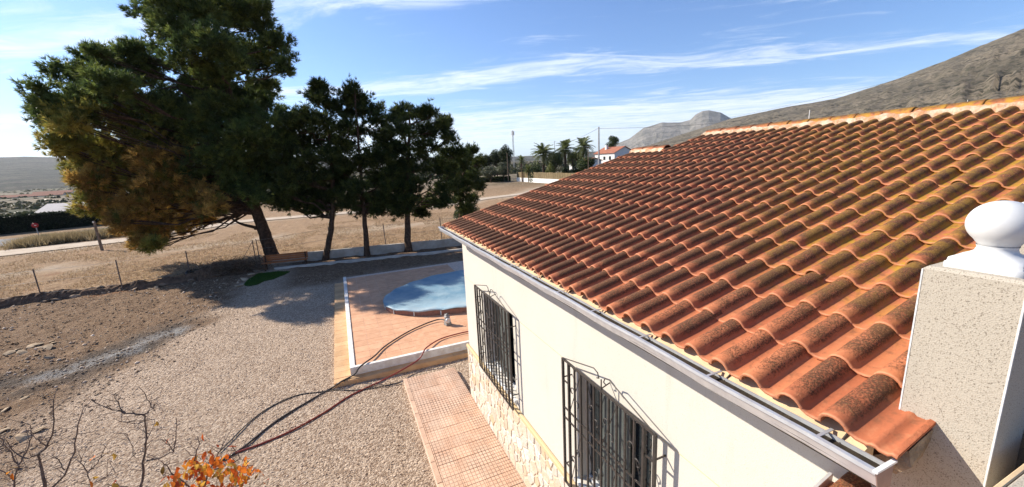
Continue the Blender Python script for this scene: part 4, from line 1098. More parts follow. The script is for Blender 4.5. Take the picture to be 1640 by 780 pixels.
tr1 = [b0, at(424, 375, b0.y - .2), at(404, 320, b0.y - .3), at(385, 240, b0.y - .2), at(365, 140, b0.y), at(345, 40, b0.y + .3), at(335, -30, b0.y + .3)]
pine('big_pine_tree', 'largest pine, leaning, with browned lower left foliage, behind the wooden bench', tr1, .40,
     pclump(big, b0.y, 3.4, 'g', 3), 'pines along the rear wall', 26, 9, .27, .041,
     tone=1.3, extra_limbs=[(at(408, 340, b0.y - .3), at(330, 318, b0.y - .8), .17), (at(420, 365, b0.y - .2), at(362, 345, b0.y - 1.0), .13), (at(362, 345, b0.y - 1.0), at(290, 320, b0.y - 1.4), .10), (at(395, 290, b0.y), at(300, 240, b0.y - .5), .14), (at(385, 240, b0.y), at(430, 170, b0.y + .5), .12)])
# ---- three slimmer pines and the ones filling in behind
def rear_pine(label, trunk, cl, seed, dens=8.0, r=.15, spread=1.3):
    Yb = trunk[0].y
    return pine('pine_tree', label, trunk, r, pclump(cl, Yb, spread, 'g', seed), 'pines along the rear wall', dens * 3.4, 8, .25, .039, tone=.72)
t2 = gat(521, 416, -.02)
rear_pine('slim pine with bent trunk, first to the right of the bench', [t2, at(530, 370, t2.y), at(534, 330, t2.y), at(531, 250, t2.y), at(522, 180, t2.y), at(515, 140, t2.y)],
    [(515, 145, 12), (505, 160, 18), (525, 170, 14), (495, 185, 22), (520, 200, 22), (480, 205, 20), (465, 225, 22), (500, 225, 26), (535, 220, 18), (545, 235, 14), (460, 255, 24), (495, 260, 28), (530, 255, 24), (465, 285, 22), (500, 292, 26), (535, 290, 24), (480, 312, 20), (515, 318, 22), (550, 270, 16), (455, 310, 16), (545, 315, 16), (470, 330, 15), (500, 335, 15), (530, 335, 13), (550, 295, 18), (470, 200, 18, 'g', 2), (452, 225, 22, 'g', 2.5), (478, 235, 24, 'g', 3), (440, 258, 22, 'g', 2), (470, 270, 26, 'g', 3), (435, 290, 20, 'g', 2), (465, 305, 24, 'g', 3), (490, 290, 20, 'g', 3), (450, 325, 14, 'g', 2), (485, 325, 14, 'g', 2), (505, 310, 16, 'g', 2)], 4, r=.17)
t3 = gat(588, 409, -.02)
rear_pine('middle slim pine with straight dark trunk between the pool and the field', [t3, at(585, 360, t3.y), at(580, 300, t3.y), at(574, 230, t3.y), at(568, 145, t3.y)],
    [(567, 148, 12), (556, 162, 15), (580, 160, 14), (548, 180, 16), (572, 182, 16), (595, 178, 18), (550, 205, 17), (605, 200, 18), (580, 215, 16), (612, 222, 18), (555, 240, 20), (600, 245, 22), (575, 268, 22), (615, 262, 20), (550, 280, 20), (600, 290, 22), (570, 305, 20), (610, 318, 18), (560, 325, 16), (590, 335, 14), (575, 338, 12), (612, 338, 13), (540, 260, 16), (628, 285, 14), (588, 318, 18), (625, 305, 15), (622, 215, 12, 'g', 2), (632, 242, 16, 'g', 3), (605, 290, 16, 'g', 3), (635, 292, 18, 'g', 3), (640, 322, 14, 'g', 2), (600, 335, 12, 'g', 2), (650, 270, 14, 'g', 3)], 5, 7.0, r=.16)
t4 = gat(654, 403, -.02)
rear_pine('right hand slim pine nearest the roof corner, trunk straight', [t4, at(653, 350, t4.y), at(653, 290, t4.y), at(655, 220, t4.y), at(657, 178, t4.y)],
    [(650, 182, 15), (635, 192, 17), (672, 190, 17), (690, 184, 11), (640, 212, 22), (675, 212, 24), (700, 205, 17), (712, 200, 10), (720, 222, 15), (640, 240, 24), (685, 242, 26), (715, 248, 18), (635, 270, 22), (665, 275, 24), (700, 275, 24), (640, 300, 20), (670, 305, 22), (700, 305, 20), (725, 275, 12), (655, 325, 16), (690, 328, 16), (628, 322, 15), (672, 340, 13), (640, 340, 11), (708, 325, 14), (722, 300, 13), (622, 245, 15), (735, 245, 9)], 6, 8.0, r=.21)
t5 = Vector((8.9, 27.6, 0)); t5 = Vector((at(735, 330, 30).x, 30.0, -.02))
rear_pine('low dark pine at the right end of the row above the roof corner', [t5, at(738, 300, 30), at(745, 270, 30), at(752, 245, 30)],
    [(758, 245, 9), (745, 258, 14), (765, 262, 12), (735, 275, 16), (755, 282, 18), (725, 292, 14), (745, 303, 18), (765, 300, 10), (735, 322, 14), (755, 322, 10), (728, 262, 12), (742, 335, 12)], 7, 9.0, r=.15)
def bush(name, label, cat, c, rx, ry, rz, n, size, pal, group=None, stems=5, mat='leaf', asp=.5):
    root = empty(name, c); tag(root, label, cat, group)
    u = unit(n); u[:, 2] = np.abs(u[:, 2]); lump = .75 + .5 * vnoise(u[:, 0] * 2.3 + 9 + c[0], u[:, 1] * 2.3 + u[:, 2] * 2 + c[1], 3)
    k = np.power(RNG.uniform(.08, 1, (n, 1)), .45) * lump[:, None]
    p = u * k * np.array([rx, ry, rz]); p[:, 2] += rz * .04
    pal = np.array(pal); col = pal[RNG.integers(0, len(pal), n)]
    v, f, cc = leaves(p, norm(u + unit(n) * .9), size, col, asp=asp)
    np_mesh('foliage', v, f, M[mat], root, cc)
    mb = MB()
    for i in range(stems):
        a = 2 * math.pi * i / stems; mb.tube([(0, 0, -.1), (rx * .25 * math.cos(a), ry * .25 * math.sin(a), rz * .4), (rx * .55 * math.cos(a), ry * .55 * math.sin(a), rz * .75)], [.03 + .01 * rz, .02, .008], 5)
    mb.build('stem', M['bark'], root)
    return root
DK = [(.035, .05, .018), (.05, .068, .02), (.025, .036, .014)]
MIDG = [(.06, .085, .025), (.085, .105, .03), (.045, .065, .02)]
YEL = [(.14, .15, .03), (.10, .12, .03), (.18, .17, .04)]
DRY = [(.30, .235, .12), (.22, .17, .085), (.36, .28, .15), (.12, .12, .05)]
bc = gat(740, 350, 0); bush('shrub', 'dark shrub growing in the field above the roof corner', 'shrub', (bc.x + .5, 38.0, 0), 1.6, 1.3, 1.5, 5000, .16, DK)

# ------------------------------------------------------------------ rear wall, kerb, fences, bench
def wall_run(name, pts, h, th, mat, label, cat):
    b = Vector((*pts[0], 0)); mb = MB()
    for (p, q) in zip(pts[:-1], pts[1:]):
        d = Vector((q[0] - p[0], q[1] - p[1])).normalized(); n_ = Vector((-d.y, d.x)) * th / 2
        c = [(p[0] - n_.x, p[1] - n_.y), (q[0] - n_.x, q[1] - n_.y), (q[0] + n_.x, q[1] + n_.y), (p[0] + n_.x, p[1] + n_.y)]
        mb.add([(x, y, -.1) for x, y in c] + [(x, y, h) for x, y in c], [(4, 5, 6, 7), (0, 1, 5, 4), (1, 2, 6, 5), (2, 3, 7, 6), (3, 0, 4, 7)])
    return tag(mb.rot(Matrix.Translation(-b)).build(name, mat, None, b), label, cat)
W0 = gat(420, 424); W1 = gat(527, 413.8); W2 = gat(735, 393.5)
wdir = (W2 - W1).normalized()
rw = wall_run('garden_wall', [(W1.x - 3.1, W1.y + .35), (W1.x, W1.y), (W2.x, W2.y), (W2.x + wdir.x * 12, W2.y + wdir.y * 12)],   .52, .18, M['shaded_whitewash'], 'low whitewashed wall running behind the slim pines', 'wall')
K1 = gat(440, 432); K2 = gat(735, 402)
kr = wall_run('planting_kerb', [(K1.x, K1.y), (K2.x, K2.y), (K2.x + 6, K2.y - .8)], .13, .16, M['concrete'], 'concrete kerb edging the planting strip in front of the low wall', 'kerb')
# soil of the planting strip
fence = empty('wire_fence', (-13.2, 25.0, 0)); tag(fence, 'thin wire fence on steel posts between the yard and the dry field', 'fence')
FO = Vector((-13.2, 25.0, 0))
posts = [(gat(-60, 497), 1.5), (gat(68, 481), 1.5), (gat(197, 466), 1.55), (gat(305, 445), 1.45), (gat(411, 422), 1.45)]
wl = [(W1 + wdir * s) for s in (.15, 3.4, 6.9, 10.4)]
posts += [(gat(417, 421), 1.45)] + [(Vector((p.x, p.y + .06, 0)), h_) for p, h_ in zip(wl, (1.95, 1.85, 1.95, 1.95))]
tops = []
for i, (p, h_) in enumerate(posts):
    lean = Vector((rnd.gauss(0, .02), rnd.gauss(0, .02), 0)); a = Vector((p.x, p.y, -.1)); b = Vector((p.x, p.y, h_)) + lean
    MB().tube([a - FO, b - FO], .026, 7).build('post', M['post'], fence); tops.append((a, b))
MB().tube([tops[4][1] + Vector((0, 0, -.1)) - FO, tops[4][0] + Vector((-.9, .25, .1)) - FO], .014, 5).build('brace', M['post'], fence)
for i in range(len(tops) - 1):
    for q in (.28, .62, .95):
        a = tops[i][0].lerp(tops[i][1], q); b = tops[i + 1][0].lerp(tops[i + 1][1], q); mdl = (a + b) / 2 - Vector((0, 0, .03))
        MB().tube([a - FO, mdl - FO, b - FO], .005, 4, False).build('wire', M['wire'], fence)
# bench
bl = gat(422, 434); br_ = gat(494, 426); bdir = (br_ - bl); bw_ = bdir.length
bench = empty('wooden_bench', (bl.x, bl.y, 0), math.atan2(bdir.y, bdir.x)); tag(bench, 'orange brown wooden bench beneath the leaning pine', 'bench')
for k in range(3): MB().box((0, .30 + .02 * k, .46 + .115 * k), (bw_, .335 + .02 * k, .565 + .115 * k), .006).build('back_slat', M['bench'], bench)
for k in range(4): MB().box((0, -.12 + .10 * k, .40), (bw_, -.03 + .10 * k, .435), .005).build('seat_slat', M['bench'], bench)
for x in (.12, bw_ - .12):
    for y in (-.08, .27): MB().box((x - .03, y - .03, -.05), (x + .03, y + .03, .399 if y < 0 else .80)).build('leg', M['bark'], bench)
    MB().box((x - .028, -.05, .34), (x + .028, .24, .398)).build('seat_rail', M['bark'], bench)

# turf patch with pale stone edging by the bench
tp = [(-4.75, 22.5), (-4.72, 23.4), (-4.45, 24.6), (-3.5, 24.5), (-2.9, 24.1), (-3.3, 23.3), (-3.5, 22.9), (-3.9, 22.75), (-4.15, 22.2), (-4.5, 22.1)]
turf = MB().prism(tp, -.02, .035).build('turf', simple('turf_base', (.05, .09, .02), (.035, .065, .015), 5, .9)); tag(turf, kind='structure')
nb_ = 26000; bx_ = RNG.uniform(-4.75, -1.6, nb_); by_ = RNG.uniform(21.9, 24.9, nb_)
ok = np.array([inside(a, b, tp) for a, b in zip(bx_, by_)]); cpt = np.stack([bx_, by_, np.full(nb_, .03)], -1)[ok]
v, f, cc = blades(cpt, np.tile([[0, 0, 1.0]], (len(cpt), 1)), 1, .05, .014, .6, np.array([[.07, .15, .02], [.05, .11, .02]])[RNG.integers(0, 2, len(cpt))])
tag(np_mesh('turf_grass', v, f, M['leaf'], None, cc), 'short bright green turf in front of the bench', 'grass', kind='stuff')
def rock_mesh(seed, flat=.65):
    r = np.random.default_rng(seed); import bmesh
    bm = bmesh.new(); bmesh.ops.create_icosphere(bm, subdivisions=1, radius=1.0)
    for v_ in bm.verts:
        k = r.uniform(.72, 1.2); v_.co = Vector((v_.co.x * k, v_.co.y * k, v_.co.z * k * flat))
    me = bpy.data.meshes.new('rock'); bm.to_mesh(me); bm.free(); return me
ROCKS = [rock_mesh(i, .45 + .07 * (i % 5)) for i in range(10)]
SLABS = [rock_mesh(40 + i, .22) for i in range(5)]
for me in ROCKS: me.materials.append(M['rock'])
for me in SLABS: me.materials.append(M['slabrock'])
def rock(x, y, s, label, group, pool_=ROCKS, name='rock', sink=.25):
    o = link(name, rnd.choice(pool_), None, None, (x, y, ground_z(x, y) + s * (.4 if pool_ is ROCKS else .18) * (1 - sink)))
    o.scale = (s * rnd.uniform(.8, 1.3), s * rnd.uniform(.7, 1.1), s * rnd.uniform(.7, 1.1)); o.rotation_euler = (rnd.gauss(0, .25), rnd.gauss(0, .25), rnd.uniform(0, 6.28))
    return tag(o, label, 'stone', group)
for i, (px_, py_) in enumerate(((385, 458), (394, 449), (403, 441), (411, 434))):
    p = gat(px_, py_); rock(p.x, p.y, .24, ('front corner', 'second from front', 'second from bench', 'bench end')[i] + ' pale edging stone left of the turf patch', 'turf edging stones', SLABS)
# berm of earth and stones below the fence
BL = [gat(-60, 500), gat(0, 491), gat(100, 476), gat(200, 464), gat(300, 449), gat(350, 440), gat(395, 430)]
bv = []; nbm = 120; cw = 9
for i in range(nbm):
    q = i / (nbm - 1) * (len(BL) - 1); a = BL[min(int(q), len(BL) - 2)]; b = BL[min(int(q), len(BL) - 2) + 1]; p = a.lerp(b, q - int(q) if q < len(BL) - 1 else 1)
    hh = .22 + .20 * float(vnoise(np.array(i * .22), np.array(3.3), 9)); hh += .34 * math.exp(-((q - 5.2) / .8) ** 2)
    for j in range(cw):
        u = j / (cw - 1) * 2 - 1; hgt = hh * (1 - u * u) + rnd.uniform(-.07, .07) * (1 - abs(u)); bv.append((p.x + rnd.uniform(-.05, .05), p.y + u * (.42 + .25 * float(q > 4.4)), hgt - .04))
bf = [(i * cw + j, (i + 1) * cw + j, (i + 1) * cw + j + 1, i * cw + j + 1) for i in range(nbm - 1) for j in range(cw - 1)]
bm_ = MB().add(bv, bf, False).build('earth_bank', simple('bank_earth', (.20, .125, .08), (.10, .065, .045), 5, .95, .1, 1.0, 22, bdist=.04)); tag(bm_, kind='structure')
for i in range(75):
    q = rnd.uniform(.6, 5.6); a = BL[int(q)]; b = BL[int(q) + 1]; p = a.lerp(b, q - int(q))
    rock(p.x, p.y + rnd.uniform(-.5, .35), rnd.uniform(.07, .20), 'rough brown field stone on the earth bank below the fence', 'stones on the earth bank')
for i in range(12):
    p = gat(rnd.uniform(12, 90), rnd.uniform(548, 572)); rock(p.x, p.y, rnd.uniform(.08, .19), 'flat pale slab in the heap of stones at the left', 'heap of flat slabs', SLABS, 'slab_stone', .1)
for px_, py_, s, lb in ((60, 690, .13, 'loose pale stone right above the left sapling'), (38, 702, .17, 'largest loose pale stone, left of the left sapling top'), (40, 640, .10, 'small loose stone between the slab heap and the left sapling'), (8, 655, .12, 'loose stone on the left edge below the ash streak'), (250, 460, .15, 'right one of two pale stones under the earth bank'), (243, 463, .13, 'left one of two pale stones under the earth bank'), (5, 690, .12, 'loose stone on the left edge level with the left sapling top')):
    p = gat(px_, py_); rock(p.x, p.y, s, lb, 'loose stones on the dirt', SLABS, 'loose_stone', .1)
# tyre on the bank
tyc = gat(312, 444); ty = empty('tyre', (tyc.x, tyc.y - .1, .26), .4); tag(ty, 'old black tyre lying on the earth bank by a fence post', 'tyre')
pr_ = [(.19, -.08), (.20, -.10), (.30, -.10), (.335, -.06), (.34, 0), (.335, .06), (.30, .10), (.20, .10), (.19, .08)]
MB().lathe(pr_, n=26, cap=False).rot(Matrix.Rotation(.25, 4, 'X')).build('tyre_body', M['rubber'], ty)
# brush pile of dry branches
bp = gat(372, 437); brush = empty('brush_pile', (bp.x, bp.y, 0)); tag(brush, 'tangled pile of dry branches at the end of the earth bank', 'brush pile')
mb = MB()
for i in range(420):
    a = Vector((rnd.gauss(0, .75), rnd.gauss(0, .45), rnd.uniform(.15, .85) * max(.25, 1 - abs(rnd.gauss(0, .5))))); d = Vector((rnd.gauss(0, 1), rnd.gauss(0, .6), rnd.gauss(0, .35))).normalized() * rnd.uniform(.25, .7)
    a.z = max(a.z, .05); e = a + d; e.z = max(e.z, .02); mb.tube([a, (a + e) / 2 + Vector((0, 0, rnd.gauss(0, .05))), e], [.013, .009, .004], 4, False)
mb.build('branches', M['wood'], brush)['kind'] = 'stuff'
nn = 5000; pp = np.stack([RNG.normal(0, .8, nn), RNG.normal(0, .45, nn), np.abs(RNG.normal(.34, .18, nn))], -1)
v, f, cc = blades(pp, unit(nn), 1, .16, .02, 1.0, np.array([(.13, .08, .045), (.20, .13, .07), (.07, .05, .035)])[RNG.integers(0, 3, nn)])
np_mesh('dry_twigs', v, f, M['leaf'], brush, cc)['kind'] = 'stuff'

# gravel and dirt clods (uncountable)
def pebbles(name, label, n, xs, ys, smin, smax, keep, mat, seed):
    r = np.random.default_rng(seed)
    y = ys[0] + (ys[1] - ys[0]) * np.power(r.uniform(size=n), 1.6); x = r.uniform(xs[0], xs[1], n); k = keep(x, y, r); x = x[k]; y = y[k]; n = len(x)
    s = smin * np.power(smax / smin, np.power(r.uniform(size=n), 2.2))
    o8 = np.array([(1, 0, 0), (-1, 0, 0), (0, 1, 0), (0, -1, 0), (0, 0, 1), (0, 0, -1)], float); f8 = np.array([(0, 2, 4), (2, 1, 4), (1, 3, 4), (3, 0, 4), (2, 0, 5), (1, 2, 5), (3, 1, 5), (0, 3, 5)])
    a = r.uniform(0, 6.28, n); O = o8[None] * r.uniform(.6, 1.3, (n, 6, 1)); O[:, :, 2] *= .6
    ca_, sa_ = np.cos(a)[:, None], np.sin(a)[:, None]; xx = O[:, :, 0] * ca_ - O[:, :, 1] * sa_; yy = O[:, :, 0] * sa_ + O[:, :, 1] * ca_
    gi = np.clip(np.searchsorted(gx, x) - 1, 0, nx - 2); gj = np.clip(np.searchsorted(gy, y) - 1, 0, ny - 2); zg = Z[gj, gi]
    V_ = np.stack([xx * s[:, None] + x[:, None], yy * s[:, None] + y[:, None], O[:, :, 2] * s[:, None] + zg[:, None] + s[:, None] * .2], -1).reshape(-1, 3)
    F_ = (f8[None] + (np.arange(n) * 6)[:, None, None]).reshape(-1, 3)
    col = np.repeat(r.uniform(0, 1, (n, 1)), 6, 0) * np.ones((1, 3))
    return tag(np_mesh(name, V_, F_, mat, None, col), label, 'gravel', kind='stuff')
free = lambda x, y: ~((x > .9) & (y < 9.65)) & ~((x > -.7) & (y > 10.1))
pebbles('gravel', 'pinkish beige gravel covering the yard', 42000, (-8, 2.2), (5.2, 23), .008, .026, lambda x, y, r: free(x, y) & (x > gline(y) - .8 + r.normal(0, .7, len(x))), M['gravel'], 1)
pebbles('dirt_clods', 'stony brown dirt at the left of the yard', 32000, (-17, -4), (8, 25.2), .009, .052, lambda x, y, r: (x < gline(y) + .5 + r.normal(0, .6, len(x))) & (y < fline(x)), M['clod'], 2)
pebbles('stone_chips', 'pale stone chips scattered over the brown dirt', 2600, (-15, -4.5), (9, 24.5), .02, .085, lambda x, y, r: (x < gline(y) + .2) & (y < fline(x) - .3) & (vnoise(x * .55, y * .55, 61) > .45), M['gravel'], 5)
# dry stubble in the field behind the fence
nn = 60000; fx = RNG.uniform(-26, 16, nn); fy = 24.5 + 20 * RNG.uniform(size=nn) ** 1.3; k = (fy > np.interp(fx, [q[0] for q in FENCE], [q[1] for q in FENCE]) + .25) & (vnoise(fx * .5, fy * .5, 12) > .3)
fx, fy = fx[k], fy[k]; gi = np.clip(np.searchsorted(gx, fx) - 1, 0, nx - 2); gj = np.clip(np.searchsorted(gy, fy) - 1, 0, ny - 2)
v, f, cc = blades(np.stack([fx, fy, Z[gj, gi]], -1), np.tile([[0, 0, 1.0]], (len(fx), 1)), 2, .13, .022, .8, np.array([(.40, .29, .17), (.30, .20, .12), (.50, .38, .24)])[RNG.integers(0, 3, len(fx))])
tag(np_mesh('dry_stubble', v, f, M['leaf'], None, cc), 'dry straw coloured stubble across the field beyond the fence', 'stubble', kind='stuff')


# ------------------------------------------------------------------ foreground saplings
def sapling(name, label, Yb, stems, cat='tree', group=None, twigs=True, seed=1):
    """stems: list of (list of px points, start radius); first point of first stem continues to the ground"""
    r = random.Random(seed)
    p0 = at(*stems[0][0][0], Yb); base_ = Vector((p0.x - .05, Yb + .05, 0)); root = empty(name, base_); tag(root, label, cat, group)
    tips = []
    for si, (pts, r0) in enumerate(stems):
        P = []
        for i, q in enumerate(pts): P.append(at(q[0], q[1], Yb + (q[2] if len(q) > 2 else r.uniform(-.05, .05))))
        if si == 0: P = [Vector((base_.x, base_.y, -.05)), base_.lerp(P[0], .5) + Vector((r.uniform(-.04, .04), 0, 0))] + P
        Q = []
        for a, b in zip(P[:-1], P[1:]):
            for k in range(3): Q.append(a.lerp(b, k / 3) + Vector((r.gauss(0, .006), r.gauss(0, .006), r.gauss(0, .004))))
        Q.append(P[-1]); n_ = len(Q); rr = [r0 * (1 - .72 * i / (n_ - 1)) + .0015 for i in range(n_)]
        mb = MB().tube(Q, rr, 6)
        if twigs:
            for i in range(3 if si == 0 else 1, n_):
                if si == 0 and Q[i].z < 1.1: continue
                for _ in range(1 if r.random() < .8 else 2):
                    d = Vector((r.gauss(0, 1), r.gauss(0, 1), r.gauss(.5, .6))).normalized() * r.uniform(.06, .26)
                    e = Q[i] + d; mb.tube([Q[i], Q[i] + d * .5 + Vector((0, 0, r.gauss(0, .015))), e], [.0042, .003, .0014], 4, False); tips.append(e)
        tips += [Q[-1], Q[-2]]
        mb.rot(Matrix.Translation(-base_)).build('stem' if si == 0 else 'branch', M['twig'], root)
    return root, base_, tips
def leaf_mesh(seed, col):
    r = random.Random(seed); vs = []; cs = []
    L, W = 1.0, .55 + r.uniform(-.08, .1); n = 5; curl = r.uniform(.15, .5); fold = r.uniform(.1, .35)
    for i in range(n):
        q = i / (n - 1); w_ = W * .5 * math.sin(math.pi * (q * .92 + .04)) ** .8; z = -curl * q * q
        for s in (-1, 0, 1): vs.append((q * L, s * w_, z + fold * w_ * abs(s))); k = r.uniform(.75, 1.2); cs.append((*[c * k for c in col], 1))
    fs = [(i * 3 + j, (i + 1) * 3 + j, (i + 1) * 3 + j + 1, i * 3 + j + 1) for i in range(n - 1) for j in range(2)]
    me = bpy.data.meshes.new('leaf'); me.from_pydata(vs, [], fs); me.polygons.foreach_set('use_smooth', [True] * len(fs))
    c = me.color_attributes.new('col', 'FLOAT_COLOR', 'POINT'); c.data.foreach_set('color', [x for q in cs for x in q]); me.update(); me.materials.append(M['leaf']); return me
ORANGE = [(.62, .17, .02), (.52, .10, .015), (.70, .27, .03), (.42, .07, .015), (.30, .17, .03), (.62, .36, .06)]
LEAVES = [leaf_mesh(i, ORANGE[i % 6]) for i in range(12)]
def put_leaf(root, base_, p, s):
    o = link('leaf', LEAVES[min(11, int(abs(rnd.gauss(0, 1)) * 5) % 12)], None, root, Vector(p) - base_); k = s * rnd.uniform(.7, 1.2); o.scale = (k, k, k)
    o.rotation_euler = (rnd.gauss(0, .6), rnd.uniform(.1, 1.3), rnd.uniform(0, 6.28)); return o
gs = 'bare young fruit trees below the terrace'
r1, bs1, tp1 = sapling('fruit_sapling', 'bare forked sapling at the far left bottom', 6.1, [([(72, 790), (70, 750), (60, 728)], .026), ([(60, 728), (75, 715), (86, 690), (86, 640)], .012), ([(60, 728), (45, 735), (20, 722), (10, 705)], .008), ([(86, 780), (104, 760), (118, 725), (126, 680), (133, 655)], .011), ([(104, 752), (95, 740), (85, 730)], .005), ([(75, 715), (60, 705), (50, 695)], .005)], group=gs, seed=3)
r2, bs2, tp2 = sapling('fruit_sapling', 'bare sapling with a T shaped top beside the orange leaves', 5.8, [([(216, 800), (226, 770), (233, 725), (233, 690), (232, 664)], .019), ([(232, 664), (200, 662), (170, 652), (148, 640)], .008), ([(200, 662), (190, 650), (182, 632)], .006), ([(232, 664), (243, 655), (250, 645)], .007), ([(243, 653), (236, 640), (229, 626)], .004), ([(234, 738), (255, 734), (278, 724), (282, 700), (283, 672)], .009), ([(278, 724), (272, 712), (268, 705)], .004), ([(233, 675), (218, 678), (195, 675)], .004), ([(232, 712), (240, 695), (248, 672)], .004), ([(232, 722), (215, 728), (203, 695)], .004)], group=gs, seed=5)
r3, bs3, tp3 = sapling('orange_leaf_tree', 'young tree with bright orange autumn leaves in the bottom foreground', 5.7, [([(318, 830), (322, 790), (335, 755), (350, 725)], .020), ([(322, 800), (290, 770), (270, 750), (260, 740)], .009), ([(335, 755), (365, 745), (385, 735), (372, 715)], .009), ([(330, 770), (310, 740), (318, 712), (316, 700)], .008), ([(322, 790), (360, 790), (395, 770), (405, 745)], .009), ([(322, 800), (240, 795), (200, 780), (170, 775)], .008), ([(350, 725), (356, 712)], .004)], group='leafy trees in the foreground', seed=9, twigs=True)
nl = 0
for _ in range(2000):
    if nl >= 285: break
    px_ = rnd.gauss(342, 50) if rnd.random() < .72 else rnd.uniform(150, 320); py_ = rnd.uniform(710, 790)
    if not (145 < px_ < 432): continue
    if px_ < 265 and py_ < 758 + rnd.uniform(-8, 18): continue
    if vnoise(np.array(px_ * .06), np.array(py_ * .06), 7) < .34: continue
    if py_ < 722 + ((px_ - 350) / 60) ** 2 * 22 + abs(rnd.gauss(0, 9)) - 6: continue
    put_leaf(r3, bs3, at(px_, py_, 5.7 + rnd.gauss(0, .3)), .092); nl += 1
for px_, py_ in ((165, 727), (175, 730), (181, 726), (152, 732), (187, 770), (180, 775), (143, 770), (325, 695), (347, 712), (365, 716), (262, 747)): put_leaf(r3, bs3, at(px_, py_, 5.7), .085)
for px_, py_ in ((17, 755), (14, 750), (20, 758)): put_leaf(r1, bs1, at(px_, py_, 6.1), .08)
for px_, py_ in ((272, 702), (250, 675), (253, 680), (148, 765)): put_leaf(r2, bs2, at(px_, py_, 5.8), .06)

sapling('fruit_sapling', 'leafless twiggy sapling cut off by the left picture edge', 6.4, [([(18, 800), (22, 770), (30, 745)], .016), ([(30, 745), (18, 725), (6, 712)], .008), ([(30, 745), (42, 725), (50, 700), (48, 680)], .008), ([(22, 770), (5, 755), (-12, 748)], .007), ([(26, 758), (45, 752), (60, 745)], .005), ([(6, 712), (2, 695)], .004)], group=gs, seed=12)
sapling('fruit_sapling', 'thin leafless sapling between the forked one and the T shaped one', 6.0, [([(150, 800), (146, 775), (140, 757)], .010), ([(140, 757), (130, 740), (126, 722)], .005), ([(140, 757), (156, 742), (164, 728), (166, 712)], .005), ([(146, 775), (170, 765), (185, 758)], .004)], group=gs, seed=14)

# ------------------------------------------------------------------ left background: road corner, hedge, sign, pole
def hedge(name, label, a, b, th, h, n, size, pal, cat='hedge', group=None):
    a = Vector((*a, 0)); b = Vector((*b, 0)); d = b - a; L = d.length; root = empty(name, (a.x, a.y, ground_z(a.x, a.y)), math.atan2(d.y, d.x)); tag(root, label, cat, group)
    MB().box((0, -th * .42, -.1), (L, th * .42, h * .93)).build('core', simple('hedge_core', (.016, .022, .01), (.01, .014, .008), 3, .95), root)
    u = RNG.uniform(0, 1, n); x = RNG.uniform(0, L, n); side = u < .45; top = u > .62
    y = np.where(side, -th / 2, np.where(top, RNG.uniform(-th / 2, th / 2, n), th / 2)) + RNG.normal(0, .06, n)
    z = np.where(top, h, RNG.uniform(0, h, n)) + RNG.normal(0, .06, n) + .12 * (vnoise(x * .6, x * 0 + 1, 5) - .5)
    pal = np.array(pal); v, f, cc = leaves(np.stack([x, y, np.maximum(z, .02)], -1), unit(n), size, pal[RNG.integers(0, len(pal), n)])
    np_mesh('foliage', v, f, M['leaf'], root, cc); return root
hedge('clipped_hedge', 'long dark clipped hedge along the road at the left', (-48, 57.0), (-24.5, 66.0), 1.0, 1.95, 9000, .24, [(.022, .032, .014), (.03, .04, .016), (.016, .024, .012)])
si = gat(66, 389); sg = empty('stop_sign', (si.x, si.y, 0)); tag(sg, 'round red traffic sign on a thin post beside the road', 'sign')
MB().tube([(0, 0, -.2), (-.05, 0, 1.75)], .035, 7).build('post', M['steelpole'], sg)
MB().lathe([(.001, -.015), (.22, -.015), (.23, 0), (.22, .015), (.001, .015)], n=8).rot(Matrix.Translation((-.05, -.05, 1.62)) @ Matrix.Rotation(.45, 4, 'Z') @ Matrix.Rotation(math.pi / 2, 4, 'X')).build('disc', M['signred'], sg)
MB().box((-.15, -.085, 1.59), (.05, -.078, 1.65)).build('bar', M['white'], sg)
wp = gat(164, 401); po = empty('wooden_pole', (wp.x, wp.y, 0)); tag(po, 'short leaning wooden pole standing by the dirt track', 'pole')
pt = at(150, 354, wp.y + .4)
MB().tube([(0, 0, -.3), (pt.x - wp.x, .4, pt.z)], [.11, .085], 8).build('shaft', M['wood'], po)
MB().tube([(pt.x - wp.x, .4, pt.z - .25), (pt.x - wp.x, .28, pt.z - .05)], .05, 6).build('fitting', M['white'], po)
# dry grass island between road and track
nn = 9000; gu = RNG.uniform(0, 1, nn); gp_ = np.array([(-25.5, 48.3), (-22, 49.8), (-17.5, 51.8), (-14, 54.5)]); k = gu * 3; ki = np.minimum(k.astype(int), 2); cpos = gp_[ki] + (gp_[ki + 1] - gp_[ki]) * (k - ki)[:, None]
cpos = cpos + RNG.normal(0, 1, (nn, 2)) * np.array([.5, .75]); hgt = .35 + .65 * vnoise(cpos[:, 0] * .8, cpos[:, 1] * .8, 77)
greenish = vnoise(cpos[:, 0] * .6 + 4, cpos[:, 1] * .6, 31) > .62
colr = np.where(greenish[:, None], np.array([[.13, .15, .04]]), np.array([(.34, .26, .14), (.25, .19, .10), (.42, .33, .19)])[RNG.integers(0, 3, nn)])
VV = []
for sgn in (0,):
    v, f, cc = blades(np.concatenate([cpos, np.full((nn, 1), .0)], 1), np.tile([[0, 0, 1.0]], (nn, 1)), 4, .8, .05, .5, colr)
v[:, 2] *= 1.0; tag(np_mesh('roadside_grass', v, f, M['leaf'], None, cc), 'tall dry grass on the verge between road and dirt track', 'grass', kind='stuff')

